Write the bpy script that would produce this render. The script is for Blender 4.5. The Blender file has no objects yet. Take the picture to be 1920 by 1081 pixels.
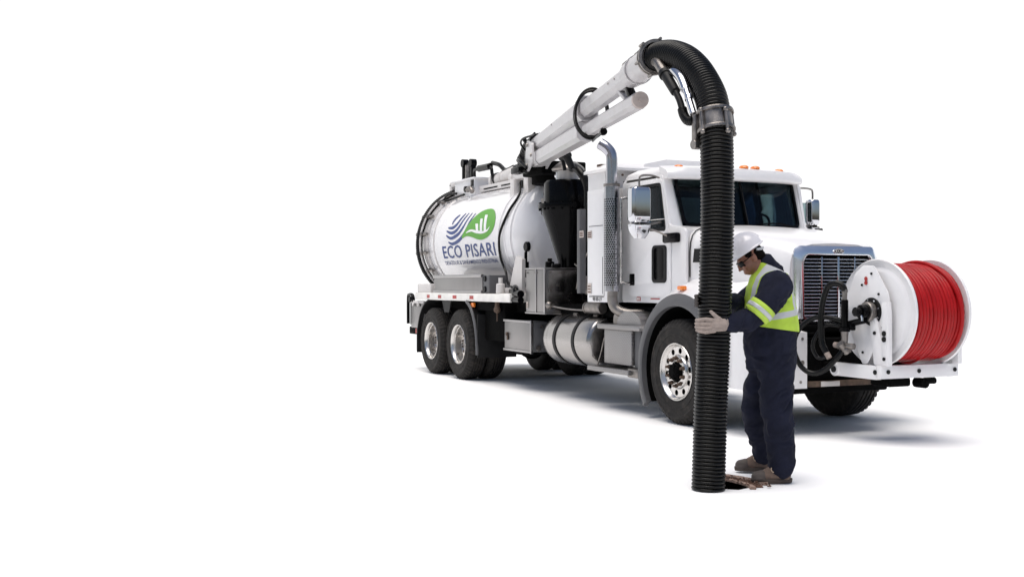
import bpy, bmesh, math, random
from mathutils import Vector, Matrix, noise
random.seed(4)
S = bpy.context.scene
PI = math.pi
COL = S.collection

# ------------------------------------------------------------------ camera, sky, sun, exposure
CAM = Vector((9.571, -7.316, 1.4))
RGT = Vector((.410, .912, 0)).normalized()      # across the picture, on the ground
FWD = Vector((-.912, .410, 0)).normalized()     # away from the camera, on the ground
YAW = math.atan2(.912, .410)
cd = bpy.data.cameras.new('camera'); cam = bpy.data.objects.new('camera', cd); COL.objects.link(cam)
cam.location = CAM; cam.rotation_euler = (PI / 2, 0, YAW)
cd.sensor_width = 36; cd.lens = 39.375; cd.shift_y = -6.5 / 1920
cd.clip_start = .1; cd.clip_end = 300
S.camera = cam

SUN_DIR = (RGT * -.20 + FWD * -.24 + Vector((0, 0, 1.5))).normalized()   # towards the sun
EL = math.asin(SUN_DIR.z); AZ = math.atan2(SUN_DIR.x, SUN_DIR.y)
W = bpy.data.worlds.new('World'); S.world = W; W.use_nodes = True
nt = W.node_tree; bg = nt.nodes['Background']
sky = nt.nodes.new('ShaderNodeTexSky'); sky.sky_type = 'NISHITA'; sky.sun_disc = False
sky.sun_elevation = EL; sky.sun_rotation = AZ; sky.air_density = 1.0; sky.dust_density = 3.0
nt.links.new(sky.outputs[0], bg.inputs[0]); bg.inputs[1].default_value = .125
sl = bpy.data.lights.new('sun', 'SUN'); sl.energy = 3.7; sl.angle = math.radians(50); sl.color = (1, .96, .9)
sun = bpy.data.objects.new('sun', sl); COL.objects.link(sun)
sun.rotation_euler = SUN_DIR.to_track_quat('Z', 'Y').to_euler()
S.view_settings.view_transform = 'Standard'; S.view_settings.look = 'None'
S.view_settings.exposure = -0.32; S.view_settings.gamma = 1
S.render.engine = 'CYCLES'
S.cycles.max_bounces = 8; S.cycles.diffuse_bounces = 3; S.cycles.glossy_bounces = 4
S.cycles.transmission_bounces = 4; S.cycles.transparent_max_bounces = 12; S.cycles.use_denoising = True
S.cycles.caustics_reflective = False; S.cycles.caustics_refractive = False

# ------------------------------------------------------------------ materials
def mat(name, col, rough=.5, metal=0., coat=0., nscale=6., namt=.08, bump=0., bscale=60., stretch=None, rvar=.06, spec=.5, dirt=None, dirtamt=.5):
    m = bpy.data.materials.new(name); m.use_nodes = True
    t = m.node_tree; b = t.nodes['Principled BSDF']
    b.inputs['Roughness'].default_value = rough; b.inputs['Metallic'].default_value = metal
    b.inputs['Coat Weight'].default_value = coat; b.inputs['Coat Roughness'].default_value = .06
    b.inputs['Specular IOR Level'].default_value = spec
    tc = t.nodes.new('ShaderNodeTexCoord'); mp = t.nodes.new('ShaderNodeMapping')
    t.links.new(tc.outputs['Object'], mp.inputs[0])
    if stretch: mp.inputs['Scale'].default_value = stretch
    n = t.nodes.new('ShaderNodeTexNoise'); n.inputs['Scale'].default_value = nscale; n.inputs['Detail'].default_value = 6
    t.links.new(mp.outputs[0], n.inputs['Vector'])
    r = t.nodes.new('ShaderNodeMapRange'); r.inputs[1].default_value = .3; r.inputs[2].default_value = .7
    r.inputs[3].default_value = 1 - namt; r.inputs[4].default_value = 1 + namt
    t.links.new(n.outputs[0], r.inputs[0])
    mx = t.nodes.new('ShaderNodeVectorMath'); mx.operation = 'SCALE'; mx.inputs[0].default_value = col
    t.links.new(r.outputs[0], mx.inputs['Scale'])
    out = mx.outputs[0]
    if dirt:
        n3 = t.nodes.new('ShaderNodeTexNoise'); n3.inputs['Scale'].default_value = 9; n3.inputs['Detail'].default_value = 9
        n3.inputs['Roughness'].default_value = .75
        t.links.new(tc.outputs['Object'], n3.inputs['Vector'])
        r3 = t.nodes.new('ShaderNodeMapRange'); r3.inputs[1].default_value = .5; r3.inputs[2].default_value = .75
        r3.inputs[3].default_value = 0; r3.inputs[4].default_value = dirtamt
        t.links.new(n3.outputs[0], r3.inputs[0])
        mm = t.nodes.new('ShaderNodeMix'); mm.data_type = 'RGBA'
        t.links.new(r3.outputs[0], mm.inputs[0]); t.links.new(out, mm.inputs[6]); mm.inputs[7].default_value = (*dirt, 1)
        out = mm.outputs[2]
    t.links.new(out, b.inputs['Base Color'])
    rr = t.nodes.new('ShaderNodeMapRange'); rr.inputs[1].default_value = .3; rr.inputs[2].default_value = .7
    rr.inputs[3].default_value = max(.02, rough - rvar); rr.inputs[4].default_value = min(1, rough + rvar)
    t.links.new(n.outputs[0], rr.inputs[0]); t.links.new(rr.outputs[0], b.inputs['Roughness'])
    if bump:
        n2 = t.nodes.new('ShaderNodeTexNoise'); n2.inputs['Scale'].default_value = bscale; n2.inputs['Detail'].default_value = 5
        t.links.new(mp.outputs[0], n2.inputs['Vector'])
        bp = t.nodes.new('ShaderNodeBump'); bp.inputs['Strength'].default_value = bump; bp.inputs['Distance'].default_value = .01
        t.links.new(n2.outputs[0], bp.inputs['Height']); t.links.new(bp.outputs[0], b.inputs['Normal'])
    return m

M = {}
M['white'] = mat('white_paint', (.78, .77, .775), .3, 0, .3, 3, .025, rvar=.015, dirt=(.5, .46, .42), dirtamt=.10)
M['tank'] = mat('tank_white_paint', (.74, .73, .74), .15, 0, .6, 2, .03, rvar=.01, dirt=(.55, .5, .46), dirtamt=.10)
M['cream'] = mat('boom_white_paint', (.60, .575, .56), .38, 0, .15, 4, .06, dirt=(.4, .33, .28), dirtamt=.3)
M['greyflare'] = mat('grey_plastic', (.10, .10, .105), .45, 0, 0, 5, .12, spec=.3)
M['black'] = mat('black_paint', (.003, .003, .0035), .16, 0, 0, 8, .25, spec=.09, rvar=.02)
M['under'] = mat('black_chassis', (.003, .003, .003), .8, 0, 0, 8, .3, spec=.05, bump=.4, bscale=30)
M['plastic'] = mat('black_plastic', (.009, .009, .0095), .5, 0, 0, 10, .2, spec=.2)
M['rubber'] = mat('tyre_rubber', (.014, .0125, .0115), .75, 0, 0, 8, .3, bump=.25, bscale=90, spec=.3, dirt=(.085, .07, .06), dirtamt=.6)
M['hose'] = mat('black_hose', (.0035, .0033, .003), .30, 0, 0, 12, .3, spec=.24, bump=.1, bscale=70)
M['alu'] = mat('brushed_aluminium', (.26, .25, .248), .36, 1, 0, 5, .10, bump=.08, bscale=60, stretch=(1, 1, .08))
M['aluh'] = mat('polished_tank_aluminium', (.36, .345, .335), .24, 1, 0, 7, .12, bump=.05, bscale=50, stretch=(.1, 1, 1))
M['alurim'] = mat('rim_aluminium', (.62, .60, .58), .27, 1, 0, 7, .10)
M['chrome'] = mat('chrome', (.60, .61, .64), .07, 1, 0, 5, .03, rvar=.02)
M['steel'] = mat('dull_steel', (.25, .23, .215), .42, 1, 0, 14, .3, bump=.2, bscale=80)
M['rust'] = mat('rusty_steel', (.11, .075, .055), .75, .3, 0, 14, .4, bump=.5, bscale=70)
M['red'] = mat('red_hose_rubber', (.36, .006, .008), .4, 0, 0, 10, .15, spec=.25)
M['redtape'] = mat('red_reflector', (.38, .02, .015), .4)
M['whitetape'] = mat('white_reflector', (.8, .78, .74), .35)
M['amber'] = mat('amber_lens', (.85, .22, .02), .25, 0, .4)
M['blue'] = mat('logo_blue', (.022, .050, .19), .4, 0, .0, 3, .03, spec=.3)
M['green'] = mat('logo_green', (.085, .33, .022), .4, 0, .0, 3, .05, spec=.3)
M['decalw'] = mat('logo_white', (.78, .78, .78), .35, 0, .3, 3, .02)
M['navy'] = mat('navy_cotton', (.012, .0135, .026), .9, 0, 0, 7, .3, bump=.6, bscale=22, spec=.15)
M['skin'] = mat('skin', (.26, .115, .075), .5, 0, 0, 18, .12, bump=.15, bscale=90)
M['hair'] = mat('dark_hair', (.006, .0045, .004), .8, 0, 0, 40, .4, bump=.8, bscale=140, spec=.05)
M['glove'] = mat('grey_pink_glove', (.30, .245, .215), .9, 0, 0, 30, .18, bump=.5, bscale=120)
M['darkglove'] = mat('dark_glove', (.035, .028, .026), .8, 0, 0, 30, .2)
M['boot'] = mat('brown_nubuck', (.155, .105, .080), .8, 0, 0, 20, .2, bump=.4, bscale=120)
M['boottoe'] = mat('dark_toe_cap', (.085, .068, .060), .7, 0, 0, 20, .2)
M['tan'] = mat('tan_paint', (.42, .36, .33), .5, dirt=(.2, .15, .12), dirtamt=.4)
M['stack'] = mat('stack_steel', (.46, .46, .50), .17, 1, 0, 5, .1, stretch=(1, 1, .1))
M['boom'] = mat('boom_grey_white_paint', (.47, .455, .46), .36, 0, .15, 4, .07, dirt=(.25, .2, .17), dirtamt=.35)
M['trim'] = mat('trim_aluminium', (.36, .35, .35), .35, 1, 0, 7, .1)
M['bright'] = mat('grille_chrome', (.86, .88, .93), .2, 1, 0, 5, .03, rvar=.02)
M['sole'] = mat('boot_sole', (.07, .052, .042), .8, 0, 0, 20, .2)
M['lace'] = mat('bootlace', (.5, .38, .28), .8)
M['helmet'] = mat('helmet_plastic', (.74, .72, .75), .28, 0, .4, 3, .02)
M['stone'] = mat('worn_concrete', (.36, .25, .20), .9, 0, 0, 14, .25, bump=.9, bscale=60, dirt=(.08, .04, .025), dirtamt=.9)
M['soil'] = mat('rusty_brick', (.11, .055, .035), .95, 0, 0, 25, .5, bump=1, bscale=60)
M['pit'] = mat('pit_wall', (.012, .009, .008), .95)
M['interior'] = mat('cab_trim', (.012, .014, .018), .75)
M['ground'] = mat('white_floor', (.92, .92, .92), .9, 0, 0, 2, .01, spec=.1)
def backdrop_mat():
    m = bpy.data.materials.new('glowing_white_backdrop'); m.use_nodes = True; t = m.node_tree
    for n in list(t.nodes):
        if n.type != 'OUTPUT_MATERIAL': t.nodes.remove(n)
    e = t.nodes.new('ShaderNodeEmission'); e.inputs[0].default_value = (1, 1, 1, 1); e.inputs[1].default_value = 1.35
    t.links.new(e.outputs[0], t.nodes['Material Output'].inputs[0]); return m
M['sky'] = backdrop_mat()  # emission for the added backdrop sheet, not the world sky
M['sticker'] = mat('sticker', (.62, .55, .5), .4)
M['darkmark'] = mat('sticker_print', (.10, .045, .03), .4)

def tread():
    m = mat('tread_plate', (.30, .29, .288), .35, 1, 0, 5, .1)
    t = m.node_tree; b = t.nodes['Principled BSDF']
    tc = t.nodes.new('ShaderNodeTexCoord'); hs = []
    for ang, off in ((45, 0), (-45, .5)):
        mp = t.nodes.new('ShaderNodeMapping'); mp.inputs['Scale'].default_value = (34, 34, 34)
        mp.inputs['Rotation'].default_value = (0, math.radians(ang), 0)
        t.links.new(tc.outputs['Object'], mp.inputs[0])
        w = t.nodes.new('ShaderNodeTexWave'); w.inputs['Scale'].default_value = .35; w.inputs['Distortion'].default_value = 0
        t.links.new(mp.outputs[0], w.inputs[0]); hs.append(w)
    mu = t.nodes.new('ShaderNodeMath'); mu.operation = 'MAXIMUM'
    t.links.new(hs[0].outputs[1], mu.inputs[0]); t.links.new(hs[1].outputs[1], mu.inputs[1])
    bp = t.nodes.new('ShaderNodeBump'); bp.inputs['Strength'].default_value = .7; bp.inputs['Distance'].default_value = .006
    t.links.new(mu.outputs[0], bp.inputs['Height']); t.links.new(bp.outputs[0], b.inputs['Normal'])
    return m
M['tread'] = tread()

def glass(name, tint, gloss=.04):
    m = bpy.data.materials.new(name); m.use_nodes = True; t = m.node_tree
    for n in list(t.nodes):
        if n.type != 'OUTPUT_MATERIAL': t.nodes.remove(n)
    o = t.nodes['Material Output']
    tr = t.nodes.new('ShaderNodeBsdfTransparent'); tr.inputs[0].default_value = (*tint, 1)
    g = t.nodes.new('ShaderNodeBsdfGlossy'); g.inputs['Roughness'].default_value = gloss; g.inputs[0].default_value = (.75, .82, .9, 1)
    f = t.nodes.new('ShaderNodeFresnel'); f.inputs[0].default_value = 1.28
    mx = t.nodes.new('ShaderNodeMixShader')
    t.links.new(f.outputs[0], mx.inputs[0]); t.links.new(tr.outputs[0], mx.inputs[1]); t.links.new(g.outputs[0], mx.inputs[2])
    t.links.new(mx.outputs[0], o.inputs[0])
    return m
M['glass'] = glass('tinted_glass', (.52, .60, .61))
M['lens'] = glass('safety_lens', (.10, .09, .09))

def vestmat():
    m = mat('hi_vis_fabric', (.44, .62, .07), .75, 0, 0, 12, .10, bump=.35, bscale=26, spec=.2)
    t = m.node_tree; b = t.nodes['Principled BSDF']
    tc = t.nodes.new('ShaderNodeTexCoord'); sx = t.nodes.new('ShaderNodeSeparateXYZ')
    t.links.new(tc.outputs['Object'], sx.inputs[0])
    # waist tape: tilted band in z
    def band(src, lo, hi):
        a = t.nodes.new('ShaderNodeMath'); a.operation = 'GREATER_THAN'; a.inputs[1].default_value = lo
        c = t.nodes.new('ShaderNodeMath'); c.operation = 'LESS_THAN'; c.inputs[1].default_value = hi
        t.links.new(src, a.inputs[0]); t.links.new(src, c.inputs[0])
        d = t.nodes.new('ShaderNodeMath'); d.operation = 'MULTIPLY'
        t.links.new(a.outputs[0], d.inputs[0]); t.links.new(c.outputs[0], d.inputs[1]); return d.outputs[0]
    tilt = t.nodes.new('ShaderNodeMath'); tilt.operation = 'MULTIPLY_ADD'; tilt.inputs[1].default_value = -.16
    t.links.new(sx.outputs[0], tilt.inputs[0]); t.links.new(sx.outputs[2], tilt.inputs[2])
    waist = band(tilt.outputs[0], 1.162, 1.205)
    av = t.nodes.new('ShaderNodeMath'); av.operation = 'ABSOLUTE'; t.links.new(sx.outputs[1], av.inputs[0])
    strap = band(av.outputs[0], .095, .135)
    up = t.nodes.new('ShaderNodeMath'); up.operation = 'GREATER_THAN'; up.inputs[1].default_value = 1.205
    t.links.new(sx.outputs[2], up.inputs[0])
    st = t.nodes.new('ShaderNodeMath'); st.operation = 'MULTIPLY'; t.links.new(strap, st.inputs[0]); t.links.new(up.outputs[0], st.inputs[1])
    mxx = t.nodes.new('ShaderNodeMath'); mxx.operation = 'MAXIMUM'; t.links.new(waist, mxx.inputs[0]); t.links.new(st.outputs[0], mxx.inputs[1])
    old = b.inputs['Base Color'].links[0].from_socket
    mm = t.nodes.new('ShaderNodeMix'); mm.data_type = 'RGBA'
    t.links.new(mxx.outputs[0], mm.inputs[0]); t.links.new(old, mm.inputs[6]); mm.inputs[7].default_value = (.50, .51, .53, 1)
    t.links.new(mm.outputs[2], b.inputs['Base Color'])
    return m
M['vest'] = vestmat()
M['hivis'] = mat('hi_vis_band', (.44, .62, .07), .75, 0, 0, 12, .1, bump=.3, bscale=30)
M['tape'] = mat('silver_tape', (.50, .51, .53), .4, .2)

def perf():
    m = mat('perforated_chrome', (.42, .42, .45), .2, 1, 0, 6, .08)
    t = m.node_tree; b = t.nodes['Principled BSDF']
    return m
M['perf'] = perf()

# ------------------------------------------------------------------ mesh helpers
def V(*a): return Vector(a)
def empty(name, loc, label=None, cat=None, group=None, rz=0.):
    o = bpy.data.objects.new(name, None); COL.objects.link(o); o.location = loc; o.rotation_euler = (0, 0, rz)
    o.empty_display_size = .1
    if label: o['label'] = label
    if cat: o['category'] = cat
    if group: o['group'] = group
    return o

class B:
    def __init__(s): s.b = bmesh.new()
    def _xf(s, vs, M4):
        for v in vs: v.co = M4 @ v.co
    def box(s, x0, x1, y0, y1, z0, z1, bev=.006, rot=None, piv=None, seg=2):
        r = bmesh.ops.create_cube(s.b, size=1)['verts']
        c = V((x0 + x1) / 2, (y0 + y1) / 2, (z0 + z1) / 2)
        for v in r: v.co = V(v.co.x * (x1 - x0), v.co.y * (y1 - y0), v.co.z * (z1 - z0)) + c
        if bev:
            es = list({e for v in r for e in v.link_edges})
            bb = bmesh.ops.bevel(s.b, geom=es, offset=min(bev, .45 * min(abs(x1 - x0), abs(y1 - y0), abs(z1 - z0))), segments=seg, affect='EDGES', profile=.5)
            r = list({v for f in bb['faces'] for v in f.verts} | {v for v in r if v.is_valid})
        if rot is not None:
            p = piv if piv is not None else c
            for v in r: v.co = rot @ (v.co - p) + p
        return s
    def beam(s, p0, p1, w, h, bev=.006, up=V(0, 0, 1)):
        p0, p1 = V(*p0), V(*p1); d = (p1 - p0); L = d.length; d.normalize()
        side = up.cross(d).normalized(); u = d.cross(side)
        R = Matrix((d, side, u)).transposed()
        c = (p0 + p1) / 2
        return s.box(c.x - L / 2, c.x + L / 2, c.y - w / 2, c.y + w / 2, c.z - h / 2, c.z + h / 2, bev, rot=R)
    def ring(s, c, d, r, n, ph=0., ref=None):
        d = V(*d).normalized()
        a = ref if ref else (V(0, 0, 1) if abs(d.z) < .9 else V(1, 0, 0))
        u = a.cross(d).normalized(); w = d.cross(u)
        return [s.b.verts.new(V(*c) + (u * math.cos(2 * PI * i / n + ph) + w * math.sin(2 * PI * i / n + ph)) * r) for i in range(n)]
    def bridge(s, A, Bv, closed=True):
        n = len(A)
        for i in range(n if closed else n - 1):
            j = (i + 1) % n
            try: s.b.faces.new((A[i], A[j], Bv[j], Bv[i]))
            except ValueError: pass
    def cap(s, R, flip=False):
        try: s.b.faces.new(R[::-1] if not flip else R)
        except ValueError: pass
    def cyl(s, p0, p1, r0, r1=None, n=20, caps=True, bev=0.):
        p0, p1 = V(*p0), V(*p1); r1 = r0 if r1 is None else r1
        d = p1 - p0; L = d.length; dn = d.normalized()
        prof = [(0, r0), (L, r1)]
        if bev: prof = [(0, r0 - bev), (bev, r0), (L - bev, r1), (L, r1 - bev)]
        rs = [s.ring(p0 + dn * a, dn, r, n) for a, r in prof]
        for i in range(len(rs) - 1): s.bridge(rs[i], rs[i + 1])
        if caps: s.cap(rs[0]); s.cap(rs[-1], True)
        return s
    def lathe(s, prof, o, ax, n=64, fn=None, cap0=False, cap1=False):
        o, ax = V(*o), V(*ax).normalized()
        a = V(0, 0, 1) if abs(ax.z) < .9 else V(1, 0, 0)
        u = a.cross(ax).normalized(); w = ax.cross(u); rs = []
        for k, (t, r) in enumerate(prof):
            R = []
            for i in range(n):
                th = 2 * PI * i / n; rr = r + (fn(k, i) if fn else 0)
                R.append(s.b.verts.new(o + ax * t + (u * math.cos(th) + w * math.sin(th)) * rr))
            rs.append(R)
        for i in range(len(rs) - 1): s.bridge(rs[i], rs[i + 1])
        if cap0: s.cap(rs[0])
        if cap1: s.cap(rs[-1], True)
        return s
    def tube(s, pts, r, n=12, caps=True, smooth=0, closed=False):
        P = [V(*p) for p in pts]
        if smooth: P = spline(P, smooth, closed)
        m = len(P); rr = r if callable(r) else (lambda t: r)
        u = None; rs = []
        for i in range(m):
            if closed: d = (P[(i + 1) % m] - P[i - 1]).normalized()
            else: d = (P[min(i + 1, m - 1)] - P[max(i - 1, 0)]).normalized()
            if u is None:
                a = V(0, 0, 1) if abs(d.z) < .9 else V(1, 0, 0); u = a.cross(d).normalized()
            u = (u - d * u.dot(d)).normalized(); w = d.cross(u); q = rr(i / max(1, m - 1))
            rs.append([s.b.verts.new(P[i] + (u * math.cos(2 * PI * k / n) + w * math.sin(2 * PI * k / n)) * q) for k in range(n)])
        for i in range(m - 1): s.bridge(rs[i], rs[i + 1])
        if closed: s.bridge(rs[-1], rs[0])
        elif caps: s.cap(rs[0]); s.cap(rs[-1], True)
        return s
    def loft(s, rings, closed=True, cap0=True, cap1=True):
        rs = [[s.b.verts.new(V(*p)) for p in R] for R in rings]
        for i in range(len(rs) - 1): s.bridge(rs[i], rs[i + 1], closed)
        if closed:
            if cap0: s.cap(rs[0])
            if cap1: s.cap(rs[-1], True)
        return s
    def sphere(s, c, r, sc=(1, 1, 1), seg=16):
        r_ = bmesh.ops.create_uvsphere(s.b, u_segments=seg, v_segments=max(6, seg // 2), radius=r)['verts']
        for v in r_: v.co = V(v.co.x * sc[0], v.co.y * sc[1], v.co.z * sc[2]) + V(*c)
        return s
    def poly(s, pts, ext=None):
        """flat polygon, optionally extruded by vector ext"""
        A = [s.b.verts.new(V(*p)) for p in pts]; s.b.faces.new(A)
        if ext is not None:
            C = [s.b.verts.new(V(*p) + V(*ext)) for p in pts]; s.b.faces.new(C[::-1]); s.bridge(A, C)
        return s
    def add(s, me, Mx=None):
        n0 = len(s.b.verts); s.b.from_mesh(me); s.b.verts.ensure_lookup_table()
        if Mx is not None:
            for v in s.b.verts[n0:]: v.co = Mx @ v.co
        return s
    def done(s, name, m, parent=None, label=None, kind=None, ang=38, flat=False, mats=None):
        bmesh.ops.recalc_face_normals(s.b, faces=s.b.faces[:])
        me = bpy.data.meshes.new(name)
        for f in s.b.faces: f.smooth = not flat
        lim = math.radians(ang)
        for e in s.b.edges:
            if len(e.link_faces) == 2 and e.calc_face_angle(0) > lim: e.smooth = False
        s.b.to_mesh(me); s.b.free()
        if isinstance(m, str): m = M[m]
        me.materials.append(m)
        if name in SPLIT:
            return split_mesh(me, name, m, parent, label)
        o = bpy.data.objects.new(name, me); COL.objects.link(o)
        if parent is not None:
            o.parent = parent
            o.matrix_parent_inverse = parent_inv(parent)
        if label: o['label'] = label
        if kind: o['kind'] = kind
        return o

SPLIT = {'mirror_arm', 'step_stay', 'side_beam', 'walkway_rail', 'rail_slot', 'tray_rail', 'tray_bung', 'bumper_bolt', 'side_plate_bolt', 'frame_bolt', 'boom_rivet', 'lug_nuts', 'hose_clamp', 'filler_cap',
         'strap_bolt', 'boom_foot_plate', 'coupling_ring', 'housing_bolt', 'bracket_latch', 'box_hinge', 'box_trim', 'door_seam', 'sticker_print', 'control_lines', 'red_mark', 'valve_handle', 'boom_link', 'loose_cable', 'hat_strap'}
def split_mesh(me, name, m, parent, label):
    bb = bmesh.new(); bb.from_mesh(me); bb.verts.ensure_lookup_table(); n = len(bb.verts); lab = [-1] * n; k = 0
    for v in bb.verts:
        if lab[v.index] >= 0: continue
        st = [v]; lab[v.index] = k
        while st:
            q = st.pop()
            for e in q.link_edges:
                w = e.other_vert(q)
                if lab[w.index] < 0: lab[w.index] = k; st.append(w)
        k += 1
    bb.free(); out = None
    for j in range(k):
        c = bmesh.new(); c.from_mesh(me); c.verts.ensure_lookup_table()
        bmesh.ops.delete(c, geom=[v for v in c.verts if lab[v.index] != j], context='VERTS')
        mj = bpy.data.meshes.new(name); c.to_mesh(mj); c.free(); mj.materials.append(m)
        o = bpy.data.objects.new(name, mj); COL.objects.link(o)
        if parent is not None: o.parent = parent; o.matrix_parent_inverse = parent_inv(parent)
        if label: o['label'] = label
        out = o
    return out

def world_of(o):
    m = o.matrix_basis.copy()
    while o.parent is not None:
        m = o.parent.matrix_basis @ o.matrix_parent_inverse @ m if False else (o.parent.matrix_basis @ (o.matrix_parent_inverse @ m)); o = o.parent
    return m
def parent_inv(p): return world_of(p).inverted()

def spline(P, sub, closed=False):
    out = []; n = len(P)
    rng = range(n if closed else n - 1)
    for i in rng:
        if closed: a, b, c, d = P[i - 1], P[i], P[(i + 1) % n], P[(i + 2) % n]
        else: a, b, c, d = P[max(i - 1, 0)], P[i], P[i + 1], P[min(i + 2, n - 1)]
        for k in range(sub):
            t = k / sub
            out.append(.5 * ((2 * b) + (c - a) * t + (2 * a - 5 * b + 4 * c - d) * t * t + (3 * b - a - 3 * c + d) * t ** 3))
    if not closed: out.append(P[-1])
    return out

def eval_mesh(o):
    dg = bpy.context.evaluated_depsgraph_get(); dg.update()
    me = bpy.data.meshes.new_from_object(o.evaluated_get(dg)); return me

def fill2d(loops, ext=0., bev=0., bezier_round=None):
    """2D filled outline with holes -> mesh in the xy plane, thickness along z"""
    cu = bpy.data.curves.new('tmp', 'CURVE'); cu.dimensions = '2D'; cu.fill_mode = 'BOTH'
    cu.extrude = ext; cu.bevel_depth = bev; cu.bevel_resolution = 1; cu.resolution_u = 1
    for L in loops:
        sp = cu.splines.new('POLY'); sp.points.add(len(L) - 1); sp.use_cyclic_u = True
        for i, p in enumerate(L): sp.points[i].co = (p[0], p[1], 0, 1)
    o = bpy.data.objects.new('tmp', cu); COL.objects.link(o)
    me = eval_mesh(o)
    bpy.data.objects.remove(o); bpy.data.curves.remove(cu); return me

def text_mesh(txt, size=1., ext=0., offset=0., align='CENTER', spacing=1.):
    cu = bpy.data.curves.new('tmp', 'FONT'); cu.body = txt; cu.size = size; cu.extrude = ext; cu.offset = offset
    cu.align_x = align; cu.align_y = 'CENTER'; cu.resolution_u = 3; cu.space_character = spacing
    o = bpy.data.objects.new('tmp', cu); COL.objects.link(o); me = eval_mesh(o)
    bpy.data.objects.remove(o); bpy.data.curves.remove(cu); return me

def frame(o, u, v):
    u = V(*u).normalized(); v = V(*v).normalized(); w = u.cross(v)
    m = Matrix((u, v, w)).transposed().to_4x4(); m.translation = V(*o); return m

def rrect(x0, x1, y0, y1, r, n=5):
    P = []
    for cx, cy, a in ((x1 - r, y0 + r, -PI / 2), (x1 - r, y1 - r, 0), (x0 + r, y1 - r, PI / 2), (x0 + r, y0 + r, PI)):
        for i in range(n + 1):
            t = a + PI / 2 * i / n; P.append((cx + r * math.cos(t), cy + r * math.sin(t)))
    return P
def rpoly(pts, r, n=4):
    """polygon with rounded corners"""
    out = []; m = len(pts)
    for i in range(m):
        p = Vector(pts[i]); a = Vector(pts[i - 1]); b = Vector(pts[(i + 1) % m])
        ri = r[i] if isinstance(r, (list, tuple)) else r
        da = (a - p); db = (b - p); k = min(ri, da.length * .45, db.length * .45)
        s0 = p + da.normalized() * k; s1 = p + db.normalized() * k
        for j in range(n + 1):
            t = j / n; q = s0 * (1 - t) ** 2 + p * 2 * t * (1 - t) + s1 * t * t; out.append((q.x, q.y))
    return out
def circ2(cx, cy, r, n=20): return [(cx + r * math.cos(2 * PI * i / n), cy + r * math.sin(2 * PI * i / n)) for i in range(n)]

def plate(name, loops, thick, o, u, v, m, parent, bev=.003, label=None, kind=None):
    me = fill2d(loops, thick / 2 - bev, bev)
    b = B(); b.add(me, frame(o, u, v)); bmesh.ops.remove_doubles(b.b, verts=b.b.verts[:], dist=1e-5)
    return b.done(name, m, parent, label, kind)

def bolts(name, pts, d, r, m, parent, L=.012, n=6):
    k = None
    for p in pts:
        if k is None:
            b = B(); b.cyl((0, 0, 0), V(*d).normalized() * L, r, r * .9, n); k = b.done(name, m, parent); q = k
        else:
            q = k.copy(); COL.objects.link(q)
        q.location = world_of(parent).inverted() @ V(*p) if False else V(*p)
        q.matrix_parent_inverse = parent_inv(parent)

# ------------------------------------------------------------------ ground and white backdrop
def gp(u, w, z=0.): return CAM.xy.to_3d() + RGT * u + FWD * w + V(0, 0, z)
hole_w = [(3.150, -2.835), (2.832, -2.608), (2.748, -2.521), (2.857, -2.50), (3.127, -2.582), (3.185, -2.66), (3.216, -2.76)]
c0 = CAM.xy
def toc(p): d = Vector(p) - c0; return (d.dot(RGT.xy), d.dot(FWD.xy))
hole = [toc(p) for p in hole_w]
b = B(); b.add(fill2d([[(-60, -18), (60, -18), (60, 24), (-60, 24)], hole]), Matrix.Translation((c0.x, c0.y, 0)) @ Matrix((RGT, FWD, V(0, 0, 1))).transposed().to_4x4())
g = b.done('ground', 'ground', None, kind='structure', flat=True)
g['label'] = 'plain white floor running out to the edges'
b = B(); rings = []  # added sheet behind the truck that glows an even white
prof = [(24, 0)] + [(24 + 7 * math.sin(t), 7 - 7 * math.cos(t)) for t in [PI / 2 * i / 16 for i in range(1, 17)]] + [(31.2, 20)]
for w, z in prof: rings.append([gp(-60, w, z), gp(60, w, z)])
b.loft(rings, closed=False)
bd = b.done('glowing_backdrop', 'sky', None, kind='structure', ang=80)
bd['label'] = 'plain blank white glowing backdrop behind the truck'

# ------------------------------------------------------------------ truck
T = empty('vacuum_truck', (0, 0, 0), 'white vacuum tanker truck with long boom over its cab and green leaf logo on tank', 'truck')

# ---- wheels
def tyre(b, x, yo, s, R=.53, Wd=.29, z=None, n=144, lug=True):
    """yo outer face y, s inward direction along y"""
    z = R if z is None else z
    p = [(.034, .286), (.012, .296), (.004, .325), (.0, .365), (-.005, .370), (-.005, .380), (-.001, .384), (-.001, .44), (-.006, .446), (-.006, .458), (.0, .464), (.008, .480), (.02, .500), (.030, .512), (.034, .520), (.046, .527)]
    g = Wd - .046; gro = []
    for c in (.085, .125, .165, .205):
        c = c * Wd / .29; gro += [(c - .008, R), (c - .006, R - .014), (c + .006, R - .014), (c + .008, R)]
    prof = [(t, r * R / .53) for t, r in p] + gro + [(g, R - .003), (g + .012, R - .010), (Wd - .02, R * .95), (Wd, R * .82), (Wd, R * .68), (Wd - .03, R * .54)]
    np_ = len(p); tot = len(prof)
    def fn(k, i):
        if not lug: return 0
        q = 0
        if 12 <= k <= 15 or k == tot - 5: q = -.020 if (i % 3 == 0) else 0
        return q
    b.lathe(prof, (x, yo, z), (0, s, 0), n, fn)
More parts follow.
